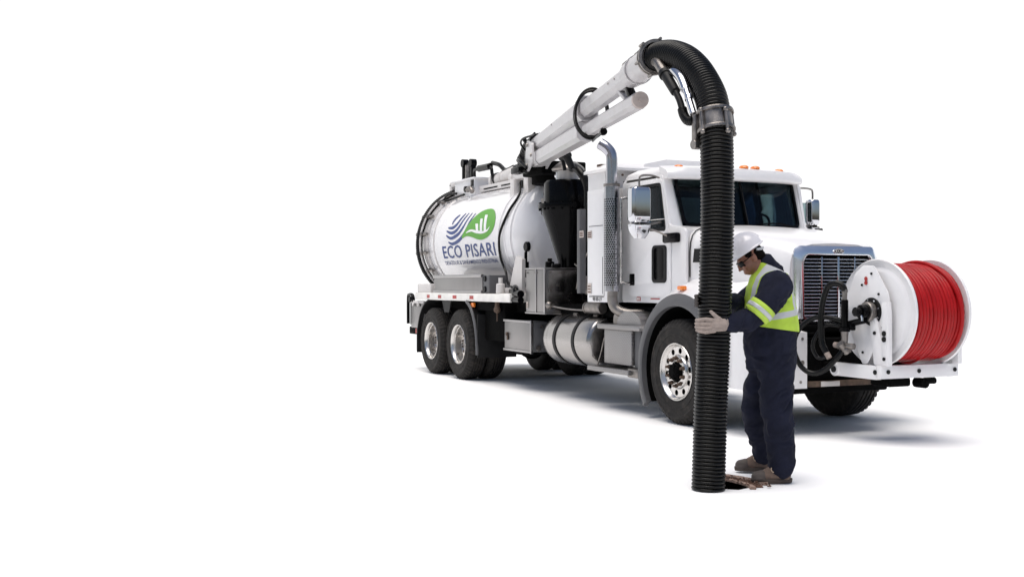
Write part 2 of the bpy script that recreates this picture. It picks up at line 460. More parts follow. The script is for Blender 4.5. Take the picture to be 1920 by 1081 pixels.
def rim_front(par, x, yo, s, z):
    b = B()
    b.lathe([(.05, .27), (.034, .289), (.008, .293), (.0, .288), (.004, .279), (.020, .272), (.03, .262), (.045, .250)], (x, yo, z), (0, s, 0), 72)
    b.lathe([(.045, .250), (.15, .246), (.25, .246)], (x, yo, z), (0, s, 0), 72)
    b.lathe([(.040, .176), (.028, .170), (.016, .163), (.014, .158), (.014, .108), (.03, .100)], (x, yo, z), (0, s, 0), 72)
    r = b.done('rim', 'alurim', par)
    hol = [circ2(.2135 * math.cos(2 * PI * (i + .25) / 10), .2135 * math.sin(2 * PI * (i + .25) / 10), .030, 16) for i in range(10)]
    me = fill2d([circ2(0, 0, .252, 72), circ2(0, 0, .172, 64)] + hol, .004)
    b = B(); b.add(me, frame((x, yo + s * .042, z), (1, 0, 0), (0, 0, 1))); b.done('rim_face', 'alurim', par)
    b = B(); b.cyl((x, yo + s * .10, z), (x, yo + s * .12, z), .25, n=48); b.done('brake_drum', 'under', par)
    b = B(); b.cyl((x, yo + s * .05, z), (x, yo - s * .030, z), .090, .080, 32, bev=.006); b.cyl((x, yo - s * .030, z), (x, yo - s * .045, z), .06, .045, 24); 
    for i in range(6):
        a = i * PI / 3; b.cyl((x + .075 * math.cos(a), yo - s * .025, z + .075 * math.sin(a)), (x + .075 * math.cos(a), yo - s * .042, z + .075 * math.sin(a)), .010, n=6)
    b.done('hub', 'under', par)
    nut = None
    for i in range(10):
        a = 2 * PI * (i + .5) / 10; px, pz = x + .140 * math.cos(a), z + .140 * math.sin(a)
        if nut is None:
            b = B(); b.cyl((0, s * .01, 0), (0, -s * .012, 0), .023, .021, 12); b.cyl((0, -s * .010, 0), (0, -s * .045, 0), .0155, .014, 6, bev=.003)
            nut = b.done('lug_nut', 'rust', par); q = nut
        else:
            q = nut.copy(); COL.objects.link(q)
        q.location = (px, yo + s * .016, pz); q.matrix_parent_inverse = parent_inv(par)
def rim_rear(par, x, yo, s, z):
    b = B()
    b.lathe([(.034, .288), (.006, .293), (.0, .288), (.006, .278), (.022, .268), (.055, .262), (.06, .252), (.12, .250), (.16, .245), (.165, .225)], (x, yo, z), (0, s, 0), 72)
    b.done('rim', 'alurim', par)
    hol = [circ2(.2 * math.cos(2 * PI * i / 10), .2 * math.sin(2 * PI * i / 10), .024, 12) for i in range(10)]
    b = B(); b.add(fill2d([circ2(0, 0, .24, 60)] + hol, .004), frame((x, yo + s * .165, z), (1, 0, 0), (0, 0, 1))); b.done('rim_face', 'alurim', par)
    b = B(); b.cyl((x, yo + s * .16, z), (x, yo + s * .12, z), .10, .09, 32, bev=.008); b.done('hub', 'steel', par)
    b = B()
    for i in range(10):
        a = 2 * PI * (i + .5) / 10; b.cyl((x + .142 * math.cos(a), yo + s * .165, z + .142 * math.sin(a)), (x + .142 * math.cos(a), yo + s * .125, z + .142 * math.sin(a)), .016, n=6)
    b.done('lug_nuts', 'rust', par)
def wheel(x, yo, s, kind, R=.53, label=None, Wd=.29):
    e = empty('wheel', (x, yo, 0)); e.parent = T
    if label: e['label'] = label
    b = B(); tyre(b, x, yo, s, R, Wd); b.done('tyre', 'rubber', e)
    (rim_front if kind == 'f' else rim_rear)(e, x, yo, s, R) if kind in 'fr' else None
    if kind == 'i':
        b = B(); b.lathe([(.0, .288), (.05, .262), (.12, .25), (.13, .1)], (x, yo, R), (0, s, 0), 48); b.done('rim', 'alurim', e)
    return e
wheel(0, -1.22, 1, 'f', label='front wheel with round hand holes and rusty lug nuts')
b = B()
wheel(0, 1.02, -1, 'f', label='far front wheel', Wd=.34)
b = B(); b.cyl((0, .68, .53), (0, .60, .53), .22, n=32); b.done('brake_drum', 'under', T)
for x in (-5.963, -7.13):
    wheel(x, -1.22, 1, 'r', .52, label='rear wheel with deep polished dished rim')
    wheel(x, -.90, 1, 'i', .52)
    wheel(x, 1.20, -1, 'i', .52); wheel(x, .88, -1, 'i', .52)

# ---- chassis, axles, under body
b = B()
for y in (-.43, .43): b.box(-8.2, 1.0, y - .04, y + .04, .78, 1.08, .008)
for x in (-7.9, -6.5, -5.0, -3.8, -2.6, -1.4, .4): b.box(x - .05, x + .05, -.42, .42, .82, 1.0, .008)
b.done('chassis_frame', 'under', T)
b = B()
for x in (-5.963, -7.13):
    b.cyl((x, -1.0, .52), (x, 1.0, .52), .085, n=20); b.sphere((x, 0, .52), .24, (1, 1, 1.05), 20)
    for y in (-1, 1): b.cyl((x, y * .62, .52), (x, y * .95, .52), .22, n=28)
b.box(-7.2, -5.9, -.60, -.48, .62, .78, .02); b.box(-7.2, -5.9, .48, .60, .62, .78, .02)
b.cyl((-5.9, 0, .56), (-2.2, 0, .72), .06, n=14); b.cyl((-6.9, 0, .55), (-6.2, 0, .55), .05, n=12)
b.box(-2.6, -.4, -.35, .35, .46, 1.2, .08); b.box(-4.9, -4.2, -.7, -.1, .45, .85, .05); b.box(-4.0, -3.5, -.5, .3, .42, .8, .08)
b.cyl((-4.9, -.75, .56), (-4.3, -.75, .56), .14, n=20, bev=.03); b.cyl((-3.9, -.3, .5), (-3.4, -.3, .5), .13, n=20, bev=.03)
b.cyl((0, -.9, .5), (0, .7, .5), .06, n=12); b.box(-.5, .9, -.5, .5, .52, 1.2, .05)
b.done('axles_and_drivetrain', 'under', T)
b = B(); b.box(-8.0, -.9, -.92, .95, 1.02, 1.16, .01); b.box(-5.2, -4.5, -1.1, 1.0, .62, 1.17, .02)
b.box(-3.5, -1.1, -.62, .9, .48, 1.2, .03); b.done('underbody_tray', 'under', T)
# far side tank and boxes (dark shapes under the truck)
b = B(); b.cyl((-3.2, .85, .72), (-1.9, .85, .72), .31, n=32, bev=.02); b.done('air_tank', 'aluh', T)

# ---- rear deck and its edge rail
b = B(); b.box(-7.90, -4.12, -1.17, 1.2, 1.165, 1.25, .006); b.done('deck', 'cream', T)
b = B(); b.box(-7.92, -4.10, -1.205, -1.172, 1.165, 1.28, .008); b.box(-4.45, -4.10, -1.20, -.80, 1.17, 1.285, .006); b.done('deck_rail', 'whitetape', T)
for i, (x0, x1, mm) in enumerate([(-7.34, -7.22, 'redtape'), (-7.20, -7.05, 'whitetape'), (-6.83, -6.70, 'redtape'), (-6.68, -6.55, 'whitetape'), (-6.20, -6.05, 'redtape'), (-6.03, -5.85, 'whitetape'), (-5.52, -5.38, 'redtape'), (-5.36, -5.2, 'whitetape')]):
    b = B(); b.box(x0, x1, -1.209, -1.2045, 1.195, 1.245, 0); b.done('reflective_tape', mm, T)
b = B(); b.box(-5.50, -5.40, -1.20, -1.16, 1.08, 1.145, .01); b.done('marker_lamp', 'amber', T)
b = B(); b.box(-5.38, -4.6, -1.15, -1.10, 1.04, 1.155, .006); b.done('deck_skirt', 'under', T)
b = B(); b.box(-7.88, -7.25, -1.18, -.95, 1.27, 1.42, .02); b.done('rear_corner_box', 'cream', T)
b = B(); b.cyl((-4.55, -1.14, 1.28), (-4.55, -1.14, 1.42), .065, .06, 20, bev=.01); b.cyl((-4.55, -1.14, 1.42), (-4.55, -1.14, 1.50), .03, n=12); b.done('deck_post', 'cream', T)
b = B(); b.cyl((-4.62, -1.16, 1.16), (-4.62, -1.16, 1.03), .03, .045, 10); b.cyl((-4.62, -1.16, 1.03), (-4.62, -1.16, .90), .012, n=8); b.sphere((-4.62, -1.16, 1.06), .05); b.done('drain_valve', 'rust', T)
b = B()
b.tube([(-4.15, -1.1, 1.36), (-4.02, -1.15, 1.32), (-3.98, -1.12, 1.22)], .045, 12, smooth=4); b.cyl((-4.18, -1.12, 1.30), (-3.84, -1.16, 1.28), .05, n=14); b.cyl((-4.10, -1.14, 1.2), (-3.84, -1.16, 1.2), .045, n=14); b.done('hydraulic_coupling', 'black', T)
# long aluminium tray on the deck
b = B(); b.box(-7.10, -5.13, -1.17, -.90, 1.285, 1.535, .004); b.done('aluminium_tray', 'alu', T)
b = B()
for z in (1.30, 1.53): b.cyl((-7.12, -1.165, z), (-5.14, -1.165, z), .026, n=12)
b.done('tray_rail', 'trim', T)
b = B(); b.box(-5.13, -4.90, -1.16, -.9, 1.285, 1.54, .01); b.done('tray_end', 'greyflare', T)
b = B()
for z in (1.34, 1.49): b.cyl((-5.04, -1.18, z), (-5.04, -1.145, z), .042, n=16, bev=.006)
b.done('tray_bung', 'black', T)
# rear box, black guard and rear light bar
b = B(); b.box(-8.28, -7.62, -1.15, -.4, .69, 1.13, .01); b.done('rear_toolbox', 'alu', T)
b = B(); b.box(-8.28, -7.62, -1.165, -1.145, 1.10, 1.145, .005); b.cyl((-8.12, -1.16, 1.08), (-8.12, -1.18, 1.08), .03, n=12); b.cyl((-7.85, -1.16, 1.08), (-7.85, -1.18, 1.08), .03, n=12); b.done('rear_toolbox_hinge', 'cream', T)
b = B(); b.tube([(-8.42, -1.15, .75), (-8.42, -1.15, 1.18), (-8.36, -1.15, 1.235), (-8.22, -1.15, 1.235), (-8.16, -1.15, 1.18), (-8.16, -1.15, 1.12)], .028, 10, smooth=4)
b.tube([(-8.30, -1.13, 1.12), (-8.30, -1.13, .74)], .025, 10); b.cyl((-8.26, -1.19, 1.16), (-8.26, -1.12, 1.16), .05, n=16)
b.done('rear_guard_loop', 'black', T)
b = B(); b.box(-8.45, -7.75, -1.12, 1.1, .58, .70, .012); b.done('rear_bumper', 'under', T)
b = B(); b.box(-8.1, -7.95, -1.135, -1.118, .60, .68, .006); b.done('tail_lamp', 'redtape', T)
# mud guards and flaps
def arc_strip(name, cx, cz, r, a0, a1, y0, y1, th, m, n=18, label=None):
    b = B(); R = []
    for i in range(n + 1):
        a = math.radians(a0 + (a1 - a0) * i / n); c, s_ = math.cos(a), math.sin(a)
        R.append([(cx + r * c, y0, cz + r * s_), (cx + r * c, y1, cz + r * s_), (cx + (r + th) * c, y1, cz + (r + th) * s_), (cx + (r + th) * c, y0, cz + (r + th) * s_)])
    b.loft(R); return b.done(name, m, T, label)
b = B(); R = []
for x, z in ((-5.60, 1.16), (-5.48, 1.08), (-5.36, .94), (-5.28, .78), (-5.24, .60), (-5.23, .40)):
    R.append([(x, -1.22, z), (x, -.62, z), (x + .025, -.62, z + .004), (x + .025, -1.22, z + .004)])
b.loft(R); b.done('mudguard', 'plastic', T)
b = B(); b.tube([(-5.62, -1.215, 1.16), (-5.46, -1.215, 1.07), (-5.34, -1.215, .92), (-5.26, -1.215, .74), (-5.225, -1.215, .56), (-5.215, -1.215, .40)], .022, 10, smooth=4); b.done('mudguard_lip', 'greyflare', T)
b = B(); b.box(-5.222, -5.205, -1.21, -.60, .36, .98, .003); b.done('mudflap', 'plastic', T)
arc_strip('rear_mudguard', -7.13, .52, .64, 100, 172, -1.22, -.62, .02, 'plastic')
b = B(); b.box(-7.80, -7.78, -1.22, -.62, .30, .70, .003); b.done('mudflap', 'plastic', T)
b = B(); b.poly([(-6.78, -1.16, 1.16), (-6.40, -1.16, 1.16), (-6.48, -1.16, .98), (-6.68, -1.16, .98)], (0, .02, 0)); b.done('deck_gusset', 'plastic', T)

# ---- vacuum tank
TZ = 2.10; TR = .85
def tp(x, s, r=TR): a = s / TR; return V(x, -r * math.cos(a), TZ + r * math.sin(a))
tank = empty('tank', (-6.6, 0, 1.2)); tank.parent = T
b = B()
prof = [(-8.36, .0), (-8.36, .82), (-8.33, .845), (-8.28, .85)] + [(-8.2 + .3 * i, .85) for i in range(11)] + [(-4.88, .85)]
prof += [(-4.86 + .42 * math.sin(t), .845 * math.cos(t) ** .75 if t < PI / 2 - .01 else 0.001) for t in [PI / 2 * i / 14 for i in range(0, 15)]]
b.lathe(prof[1:], (0, 0, TZ), (1, 0, 0), 128, cap0=True); b.done('tank_shell', 'tank', tank, ang=50)
b = B()
b.lathe([(-8.42, .80), (-8.42, .885), (-8.37, .89), (-8.36, .852)], (0, 0, TZ), (1, 0, 0), 96)
b.lathe([(-8.28, .852), (-8.27, .885), (-8.24, .885), (-8.23, .852)], (0, 0, TZ), (1, 0, 0), 96)
b.lathe([(-8.02, .85), (-8.01, .862), (-7.98, .862), (-7.97, .85)], (0, 0, TZ), (1, 0, 0), 96)
b.lathe([(-8.6, .2), (-8.56, .6), (-8.46, .80), (-8.42, .80)], (0, 0, TZ), (1, 0, 0), 96)
b.done('rear_door_flange', 'cream', tank)
b = B(); b.lathe([(-5.30, .85), (-5.295, .868), (-5.265, .868), (-5.26, .85)], (0, 0, TZ), (1, 0, 0), 128); b.done('tank_band', 'tank', tank)
b = B(); b.lathe([(-5.10, .85), (-5.095, .862), (-5.06, .862), (-5.055, .85)], (0, 0, TZ), (1, 0, 0), 128)
b.lathe([(-4.90, .85), (-4.89, .866), (-4.85, .866), (-4.84, .84)], (0, 0, TZ), (1, 0, 0), 128)
b.done('tank_seam', 'tank', tank)
# door clamps round the rear flange
cl = None
for i, a in enumerate(range(-50, 91, 20)):
    if cl is None:
        b = B(); b.box(-.10, .34, -.022, .022, -.02, .02, .006); b.cyl((-.12, 0, 0), (-.02, 0, 0), .05, n=12, bev=.01); b.box(.10, .16, -.045, .045, -.03, .03, .006)
        cl = b.done('door_clamp', 'steel', tank); q = cl
    else: q = cl.copy(); COL.objects.link(q)
    t = math.radians(a); q.location = (-8.52, -.91 * math.cos(t), TZ + .91 * math.sin(t)); q.rotation_euler = (-t, 0, 0)
    q.matrix_parent_inverse = parent_inv(tank)
# discharge hose round the rear door (ribbed)
def ribbed(name, pts, r, m, parent, pitch=.026, amp=.006, n=32, sub=8, label=None, sps=6):
    P = spline([V(*p) for p in pts], 24); L = [0]
    for i in range(1, len(P)): L.append(L[-1] + (P[i] - P[i - 1]).length)
    tot = L[-1]; k = max(8, int(tot / pitch * sps)); Q = []; j = 0
    for i in range(k + 1):
        d = tot * i / k
        while j < len(L) - 2 and L[j + 1] < d: j += 1
        t = (d - L[j]) / max(1e-9, L[j + 1] - L[j]); Q.append(P[j].lerp(P[j + 1], t))
    def rr(t):
        ph = (t * tot / pitch) % 1.0
        return r + amp * (2 * abs(math.sin(PI * ph)) ** .7 - 1)
    b = B(); b.tube(Q, rr, n); return b.done(name, m, parent, label, ang=70)
pts = []
for i in range(15):
    t = math.radians(-58 + i * 140 / 14); pts.append((-8.50 + .02 * math.sin(3 * t), -.925 * math.cos(t), TZ + .925 * math.sin(t)))
ribbed('discharge_hose', pts, .058, 'hose', tank, pitch=.035, n=20)
b = B(); R = []
for i in range(25):
    t = math.radians(-50 + i * 130 / 24); R.append((-8.43, -.935 * math.cos(t), TZ + .935 * math.sin(t)))
b.tube(R, .018, 8); b.done('hose_guard_rod', 'cream', tank)
# logo, wrapped on the near side of the shell
LOGO = empty('logo', (-6.5, -.85, 2.1)); LOGO.parent = tank; LOGO.matrix_parent_inverse = parent_inv(tank)
def wrap(me, name, m, off, par):
    b = B(); b.add(me)
    ys = [v.co.y for v in b.b.verts]; xs = [v.co.x for v in b.b.verts]
    y = min(ys) + .02
    while y < max(ys):
        g = b.b.verts[:] + b.b.edges[:] + b.b.faces[:]
        bmesh.ops.bisect_plane(b.b, geom=g, plane_co=(0, y, 0), plane_no=(0, 1, 0)); y += .03
    for v in b.b.verts: v.co = tp(v.co.x, v.co.y, TR + off)
    return b.done(name, m, par, ang=180)
leaf = [(-6.727, .033), (-6.604, .17), (-6.478, .278), (-6.323, .372), (-6.157, .436), (-5.948, .462), (-5.741, .445), (-5.592, .376), (-5.494, .275), (-5.475, .157), (-5.563, .064), (-5.713, .005), (-5.896, -.022), (-6.081, -.010), (-6.30, .030), (-6.517, .054)]
lf = [(p.x, p.y) for p in spline([V(x, y, 0) for x, y in leaf], 5, True)]
wrap(fill2d([lf]), 'logo_leaf', 'green', .0048, LOGO)
for q in [[(-6.234, .235), (-6.117, .232), (-6.053, .110), (-6.14, .114)], [(-6.083, .308), (-5.981, .303), (-5.901, .102), (-5.986, .104)], [(-5.949, .363), (-5.838, .357), (-5.753, .106), (-5.838, .100)]]:
    wrap(fill2d([rpoly(q, .02)]), 'logo_bar', 'decalw', .007, LOGO)
sw = [(-6.562, .101), (-6.394, .150), (-6.151, .130), (-5.91, .105), (-5.732, .118), (-5.634, .166), (-5.704, .096), (-5.903, .068), (-6.139, .084), (-6.338, .117)]
wrap(fill2d([[(p.x, p.y) for p in spline([V(x, y, 0) for x, y in sw], 4, True)]]), 'logo_swoosh', 'decalw', .0075, LOGO)
waves = [[(-7.06, .430), (-7.18, .375), (-7.24, .31), (-7.22, .28)], [(-6.824, .447), (-6.928, .362), (-7.042, .263), (-7.191, .217), (-7.391, .225)], [(-6.69, .44), (-6.80, .334), (-6.90, .226), (-7.03, .152), (-7.21, .132), (-7.43, .172)], [(-6.541, .435), (-6.64, .318), (-6.73, .205), (-6.87, .110), (-7.061, .060), (-7.233, .050), (-7.42, .100)], [(-6.386, .415), (-6.50, .291), (-6.58, .161), (-6.73, .045), (-6.939, -.022), (-7.147, -.045), (-7.31, -.010)]]
for wv in waves:
    P = spline([V(x, y, 0) for x, y in wv], 6); n = len(P); A = []; Bq = []
    for i, p in enumerate(P):
        d = (P[min(i + 1, n - 1)] - P[max(i - 1, 0)]).normalized(); nn = V(-d.y, d.x, 0)
        h = .032 * (math.sin(PI * (.08 + .86 * i / (n - 1))) ** .7)
        A.append((p + nn * h).xy); Bq.append((p - nn * h).xy)
    wrap(fill2d([[tuple(p) for p in A + Bq[::-1]]]), 'logo_wave', 'blue', .0028, LOGO)
def text_fit(txt, x0, x1, y0, y1, offset=0., spacing=1.):
    me = text_mesh(txt, 1, 0, offset, spacing=spacing)
    xs = [v.co.x for v in me.vertices]; ys = [v.co.y for v in me.vertices]
    ax, bx, ay, by = min(xs), max(xs), min(ys), max(ys)
    for v in me.vertices: v.co = ((v.co.x - ax) / (bx - ax) * (x1 - x0) + x0, (v.co.y - ay) / (by - ay) * (y1 - y0) + y0, 0)
    return me
wrap(text_fit('ECO PISARI', -7.60, -5.45, -.275, -.070, .013, 1.05), 'logo_lettering', 'blue', .004, LOGO)
wrap(text_fit('DESAZOLVE & SANEAMIENTO INDUSTRIAL', -7.62, -5.45, -.385, -.318, .008), 'logo_small_lettering', 'blue', .004, LOGO)
# things on top of the tank
b = B(); b.box(-7.25, -5.40, -.34, -.28, 2.90, 3.0, .01); b.box(-7.25, -5.40, .28, .34, 2.90, 3.0, .01); b.box(-7.25, -5.4, -.30, .30, 2.94, 2.965, .004); b.done('walkway_rail', 'cream', tank)
b = B()
for x0, x1 in ((-7.05, -6.5), (-6.35, -5.85)): b.box(x0, x1, -.345, -.339, 2.93, 2.95, 0)
b.done('rail_slot', 'under', tank)
b = B(); b.box(-8.25, -7.35, -.38, .30, 2.86, 3.14, .02); b.box(-8.32, -7.30, -.42, .34, 3.13, 3.16, .006); b.done('top_valve_box', 'white', tank)
b = B(); b.box(-8.62, -8.50, -.34, -.20, 2.78, 3.16, .03); b.box(-8.62, -8.25, -.34, -.2, 3.08, 3.18, .03); b.box(-8.55, -8.1, -.36, -.22, 2.72, 2.86, .02); b.done('door_hinge_bracket', 'cream', tank)
b = B(); b.box(-8.62, -8.3, -.60, -.48, 2.66, 2.80, .02); b.done('hinge_lug', 'cream', tank)
b = B(); b.cyl((-7.62, -.37, 2.98), (-7.62, -.45, 2.98), .05, n=16, bev=.008); b.box(-7.5, -7.38, -.39, -.375, 3.02, 3.12, .004); b.done('valve_knob', 'black', tank)
b = B(); b.tube([(-7.55, -.42, 2.96), (-7.40, -.44, 2.98), (-7.30, -.44, 2.92)], .04, 12, smooth=4); b.done('pipe_stub', 'steel', tank)
b = B()
b.box(-8.22, -8.14, -.26, -.18, 3.14, 3.50, .01); b.box(-7.86, -7.76, -.26, -.18, 3.14, 3.48, .01); b.cyl((-8.18, -.27, 3.47), (-8.18, -.17, 3.47), .07, n=16); b.cyl((-7.82, -.27, 3.44), (-7.82, -.17, 3.44), .07, n=16)
b.box(-8.16, -7.82, -.24, -.2, 3.38, 3.46, .008)
b.done('valve_actuator_frame', 'black', tank)
b = B(); b.cyl((-8.0, -.22, 3.14), (-8.0, -.22, 3.42), .06, n=16); b.done('valve_cylinder', 'steel', tank)
b = B(); b.tube([(-7.72, -.22, 3.16), (-7.70, -.24, 3.28), (-7.55, -.26, 3.31), (-7.0, -.26, 3.30), (-6.9, -.26, 3.18), (-6.85, -.26, 3.05)], .028, 10, smooth=5)
b.cyl((-7.45, -.26, 3.31), (-6.98, -.26, 3.305), .055, n=16, bev=.01)
b.tube([(-6.98, -.22, 3.36), (-6.7, -.22, 3.30), (-6.5, -.2, 3.20), (-6.2, -.2, 3.22)], .035, 10, smooth=5)
b.done('top_air_line', 'hose', tank)
b = B(); b.cyl((-6.95, -.16, 3.06), (-6.10, -.16, 3.14), .115, n=28, bev=.01); b.cyl((-6.98, -.16, 3.06), (-6.90, -.16, 3.065), .135, n=28); b.cyl((-6.62, -.16, 3.09), (-6.58, -.16, 3.095), .122, n=28); b.done('suction_pipe', 'cream', tank)
b = B(); b.cyl((-6.84, -.16, 3.07), (-6.80, -.16, 3.075), .124, n=28); b.done('pipe_band', 'plastic', tank)
ribbed('suction_elbow_hose', [(-6.12, -.16, 3.14), (-5.95, -.16, 3.16), (-5.82, -.16, 3.26), (-5.80, -.16, 3.36), (-5.66, -.16, 3.47), (-5.4, -.16, 3.50)], .115, 'hose', tank, pitch=.05, amp=.004, n=24)
b = B(); b.cyl((-5.88, -.16, 3.28), (-5.78, -.16, 3.34), .128, n=24); b.cyl((-5.70, -.16, 3.44), (-5.62, -.16, 3.48), .128, n=24); b.done('hose_clamp', 'plastic', tank)
# boom rest bracket at the tank front
b = B()
b.box(-5.42, -4.78, -.60, -.48, 2.93, 3.06, .015); b.box(-5.40, -5.26, -.62, -.50, 2.45, 2.95, .015); b.box(-4.98, -4.82, -.60, -.48, 2.62, 3.0, .015)
b.cyl((-5.48, -.55, 2.98), (-5.36, -.55, 2.98), .07, n=16, bev=.01); b.done('boom_rest_bracket', 'cream', tank)
b = B(); b.cyl((-4.88, -.605, 2.985), (-4.88, -.615, 2.985), .022, n=12); b.box(-5.22, -5.05, -.56, -.5, 2.80, 2.92, .03); b.done('bracket_latch', 'black', tank)
b = B(); b.tube([(-5.10, -.60, 2.86), (-4.98, -.66, 2.69), (-5.02, -.80, 2.46), (-5.12, -.875, 2.22), (-5.19, -.885, 2.04), (-5.24, -.84, 1.80), (-5.15, -.80, 1.60), (-4.85, -.90, 1.44), (-4.4, -1.02, 1.36), (-4.1, -1.08, 1.33)], .019, 8, smooth=8); b.done('control_cable', 'hose', tank)
b = B(); b.tube([(-4.38, -.56, 2.55), (-4.38, -.60, 2.43), (-4.3, -.62, 2.36), (-4.18, -.62, 2.44), (-4.2, -.6, 2.52)], .008, 6, smooth=6); b.box(-4.44, -4.34, -.58, -.50, 2.47, 2.6, .01); b.done('lifting_eye', 'steel', tank)
b = B(); b.cyl((-4.48, -.74, 1.93), (-4.48, -.80, 1.93), .07, n=18, bev=.01); b.cyl((-4.48, -.79, 1.86), (-4.48, -.79, 1.60), .022, n=10); b.cyl((-4.48, -.79, 1.72), (-4.48, -.79, 1.63), .045, n=12); b.sphere((-4.48, -.79, 1.55), .05); b.done('sight_gauge', 'black', tank)
b = B(); b.box(-4.85, -4.2, -1.0, -.3, 1.26, 1.36, .02); b.poly([(-4.6, -1.0, 1.28), (-4.15, -1.0, 1.28), (-4.15, -1.0, 1.75), (-4.35, -1.0, 1.80)], (0, .05, 0)); b.done('tank_saddle', 'cream', tank)

# ---- cyclone separator
cy = empty('cyclone', (-3.45, -.72, 1.6)); cy.parent = T
cx, cyy = -3.37, -.70
b = B(); b.lathe([(1.62, .13), (1.70, .13), (2.34, .34), (2.40, .345)], (cx, cyy, 0), (0, 0, 1), 48, cap0=True); b.lathe([(2.43, .345), (2.44, .315), (2.71, .315), (2.745, .29), (2.76, .12)], (cx, cyy, 0), (0, 0, 1), 48, cap1=True); b.done('cyclone_body', 'black', cy)
b = B(); b.lathe([(2.385, .35), (2.385, .388), (2.405, .39), (2.425, .39), (2.445, .388), (2.445, .32)], (cx, cyy, 0), (0, 0, 1), 48)
for i in range(18):
    a = i * PI / 9; b.cyl((cx + .37 * math.cos(a), cyy + .37 * math.sin(a), 2.36), (cx + .37 * math.cos(a), cyy + .37 * math.sin(a), 2.465), .015, n=6)
b.done('cyclone_flange', 'black', cy)
b = B(); b.cyl((cx, cyy, 2.75), (cx, cyy, 2.875), .14, n=28); b.done('cyclone_neck', 'cream', cy)
b = B(); b.lathe([(2.875, .13), (2.875, .205), (2.90, .215), (2.93, .19), (2.99, .11), (3.0, .0)], (cx, cyy, 0), (0, 0, 1), 28, cap1=False); b.done('cyclone_cap', 'steel', cy)
b = B(); b.tube([(cx + .1, cyy, 2.90), (cx + .28, cyy - .05, 2.90), (cx + .46, cyy - .05, 2.80), (cx + .53, cyy, 2.62), (cx + .54, cyy, 2.3), (cx + .50, cyy, 1.7)], .055, 12, smooth=6); b.done('cyclone_hose', 'hose', cy)
b = B(); b.cyl((cx - .28, cyy - .05, 2.60), (cx - .42, cyy - .05, 2.60), .09, n=16, bev=.01); b.box(cx - .34, cx - .22, cyy - .1, cyy, 2.45, 2.75, .01); b.done('cyclone_inlet', 'cream', cy)
b = B(); b.cyl((cx - .38, cyy - .06, 2.60), (cx - .46, cyy - .06, 2.60), .075, n=14); b.done('cyclone_port', 'black', cy)
b = B(); b.cyl((cx - .27, cyy, 2.72), (cx - .27, cyy, 2.98), .04, n=12); b.sphere((cx - .27, cyy, 2.94), .055); b.cyl((cx - .33, cyy, 2.84), (cx - .19, cyy, 2.84), .035, n=10); b.done('relief_valve', 'chrome', cy)
# dark machinery between cyclone and cabinet
b = B(); b.box(-3.9, -2.15, -.35, .8, 1.2, 1.78, .03); b.cyl((-2.6, -.75, 1.3), (-2.6, -.75, 1.6), .10, n=18); b.cyl((-2.95, -.3, 2.35), (-2.25, -.3, 2.35), .10, n=18)
b.cyl((-2.55, -.6, 1.2), (-2.55, -.6, 2.6), .035, n=10); b.cyl((-2.9, -.4, 2.0), (-2.2, -.4, 2.0), .018, n=10); b.cyl((-2.9, -.4, 1.92), (-2.2, -.4, 1.92), .018, n=10); b.done('blower_unit', 'under', T)
b = B(); b.box(-3.9, -2.25, .0, .04, 1.7, 2.6, .01); b.done('rear_panel', 'cream', T)
b = B(); b.box(-2.30, -2.22, -1.13, -1.05, 1.3, 2.30, .006); b.done('frame_post', 'greyflare', T)
b = B(); b.tube([(-2.95, -.72, 1.62), (-2.8, -.9, 1.66), (-2.62, -.9, 1.58), (-2.9, -.8, 1.56)], .008, 6, smooth=6); b.tube([(-2.25, -.95, 1.9), (-2.6, -.92, 1.6), (-2.75, -.9, 1.35)], .01, 6, smooth=6); b.done('loose_cable', 'steel', T)
b = B(); b.cyl((-2.45, -.98, 1.42), (-2.45, -.9, 1.42), .09, n=14, bev=.01); b.cyl((-2.35, -1.0, 1.36), (-2.3, -.9, 1.30), .06, n=10); b.done('valve_wheel', 'steel', T)

# ---- upper aluminium box, lower tool box, fuel tank, steps
ub = empty('upper_tool_box', (-3.4, -1.15, 1.03)); ub.parent = T
b = B(); b.box(-3.70, -3.13, -1.15, -.60, 1.05, 1.60, .012); b.done('box_body', 'alu', ub)
b = B(); b.box(-3.13, -3.122, -1.12, -.64, 1.07, 1.58, .002); b.done('box_bright_face', 'aluh', ub)  # thin sheet of brighter metal, added so this face looks more brightly lit
b = B(); b.box(-3.71, -3.12, -1.16, -.60, 1.03, 1.05, .004); b.box(-3.71, -3.12, -1.16, -.60, 1.60, 1.62, .004); b.box(-3.40, -3.375, -1.162, -1.148, 1.05, 1.60, .003); b.box(-3.15, -3.118, -1.162, -1.14, 1.05, 1.60, .003); b.done('box_trim', 'trim', ub)
b = B(); b.cyl((-3.3, -1.0, 1.62), (-3.3, -1.0, 1.70), .06, n=16, bev=.01); b.cyl((-3.12, -1.0, 1.62), (-3.12, -1.0, 1.67), .06, n=16, bev=.01); b.cyl((-3.3, -1.0, 1.70), (-3.3, -1.0, 1.74), .03, n=12); b.done('filler_cap', 'black', ub)
b = B(); b.box(-3.68, -3.63, -1.156, -1.150, 1.10, 1.18, .001); b.done('warning_sticker', 'sticker', ub)
b = B()
for k in range(3): b.box(-3.672, -3.638, -1.159, -1.156, 1.11 + k * .022, 1.12 + k * .022, 0)
b.done('sticker_print', 'darkmark', ub)
bolts('bolt', [(-3.12, y, z) for y in (-1.08, -.68) for z in (1.1, 1.33, 1.56)] + [(-3.66, -1.15, 1.56), (-3.43, -1.15, 1.56), (-3.36, -1.15, 1.56)], (1, 0, 0), .012, 'steel', ub)
lb = empty('lower_tool_box', (-4.0, -1.15, .5)); lb.parent = T
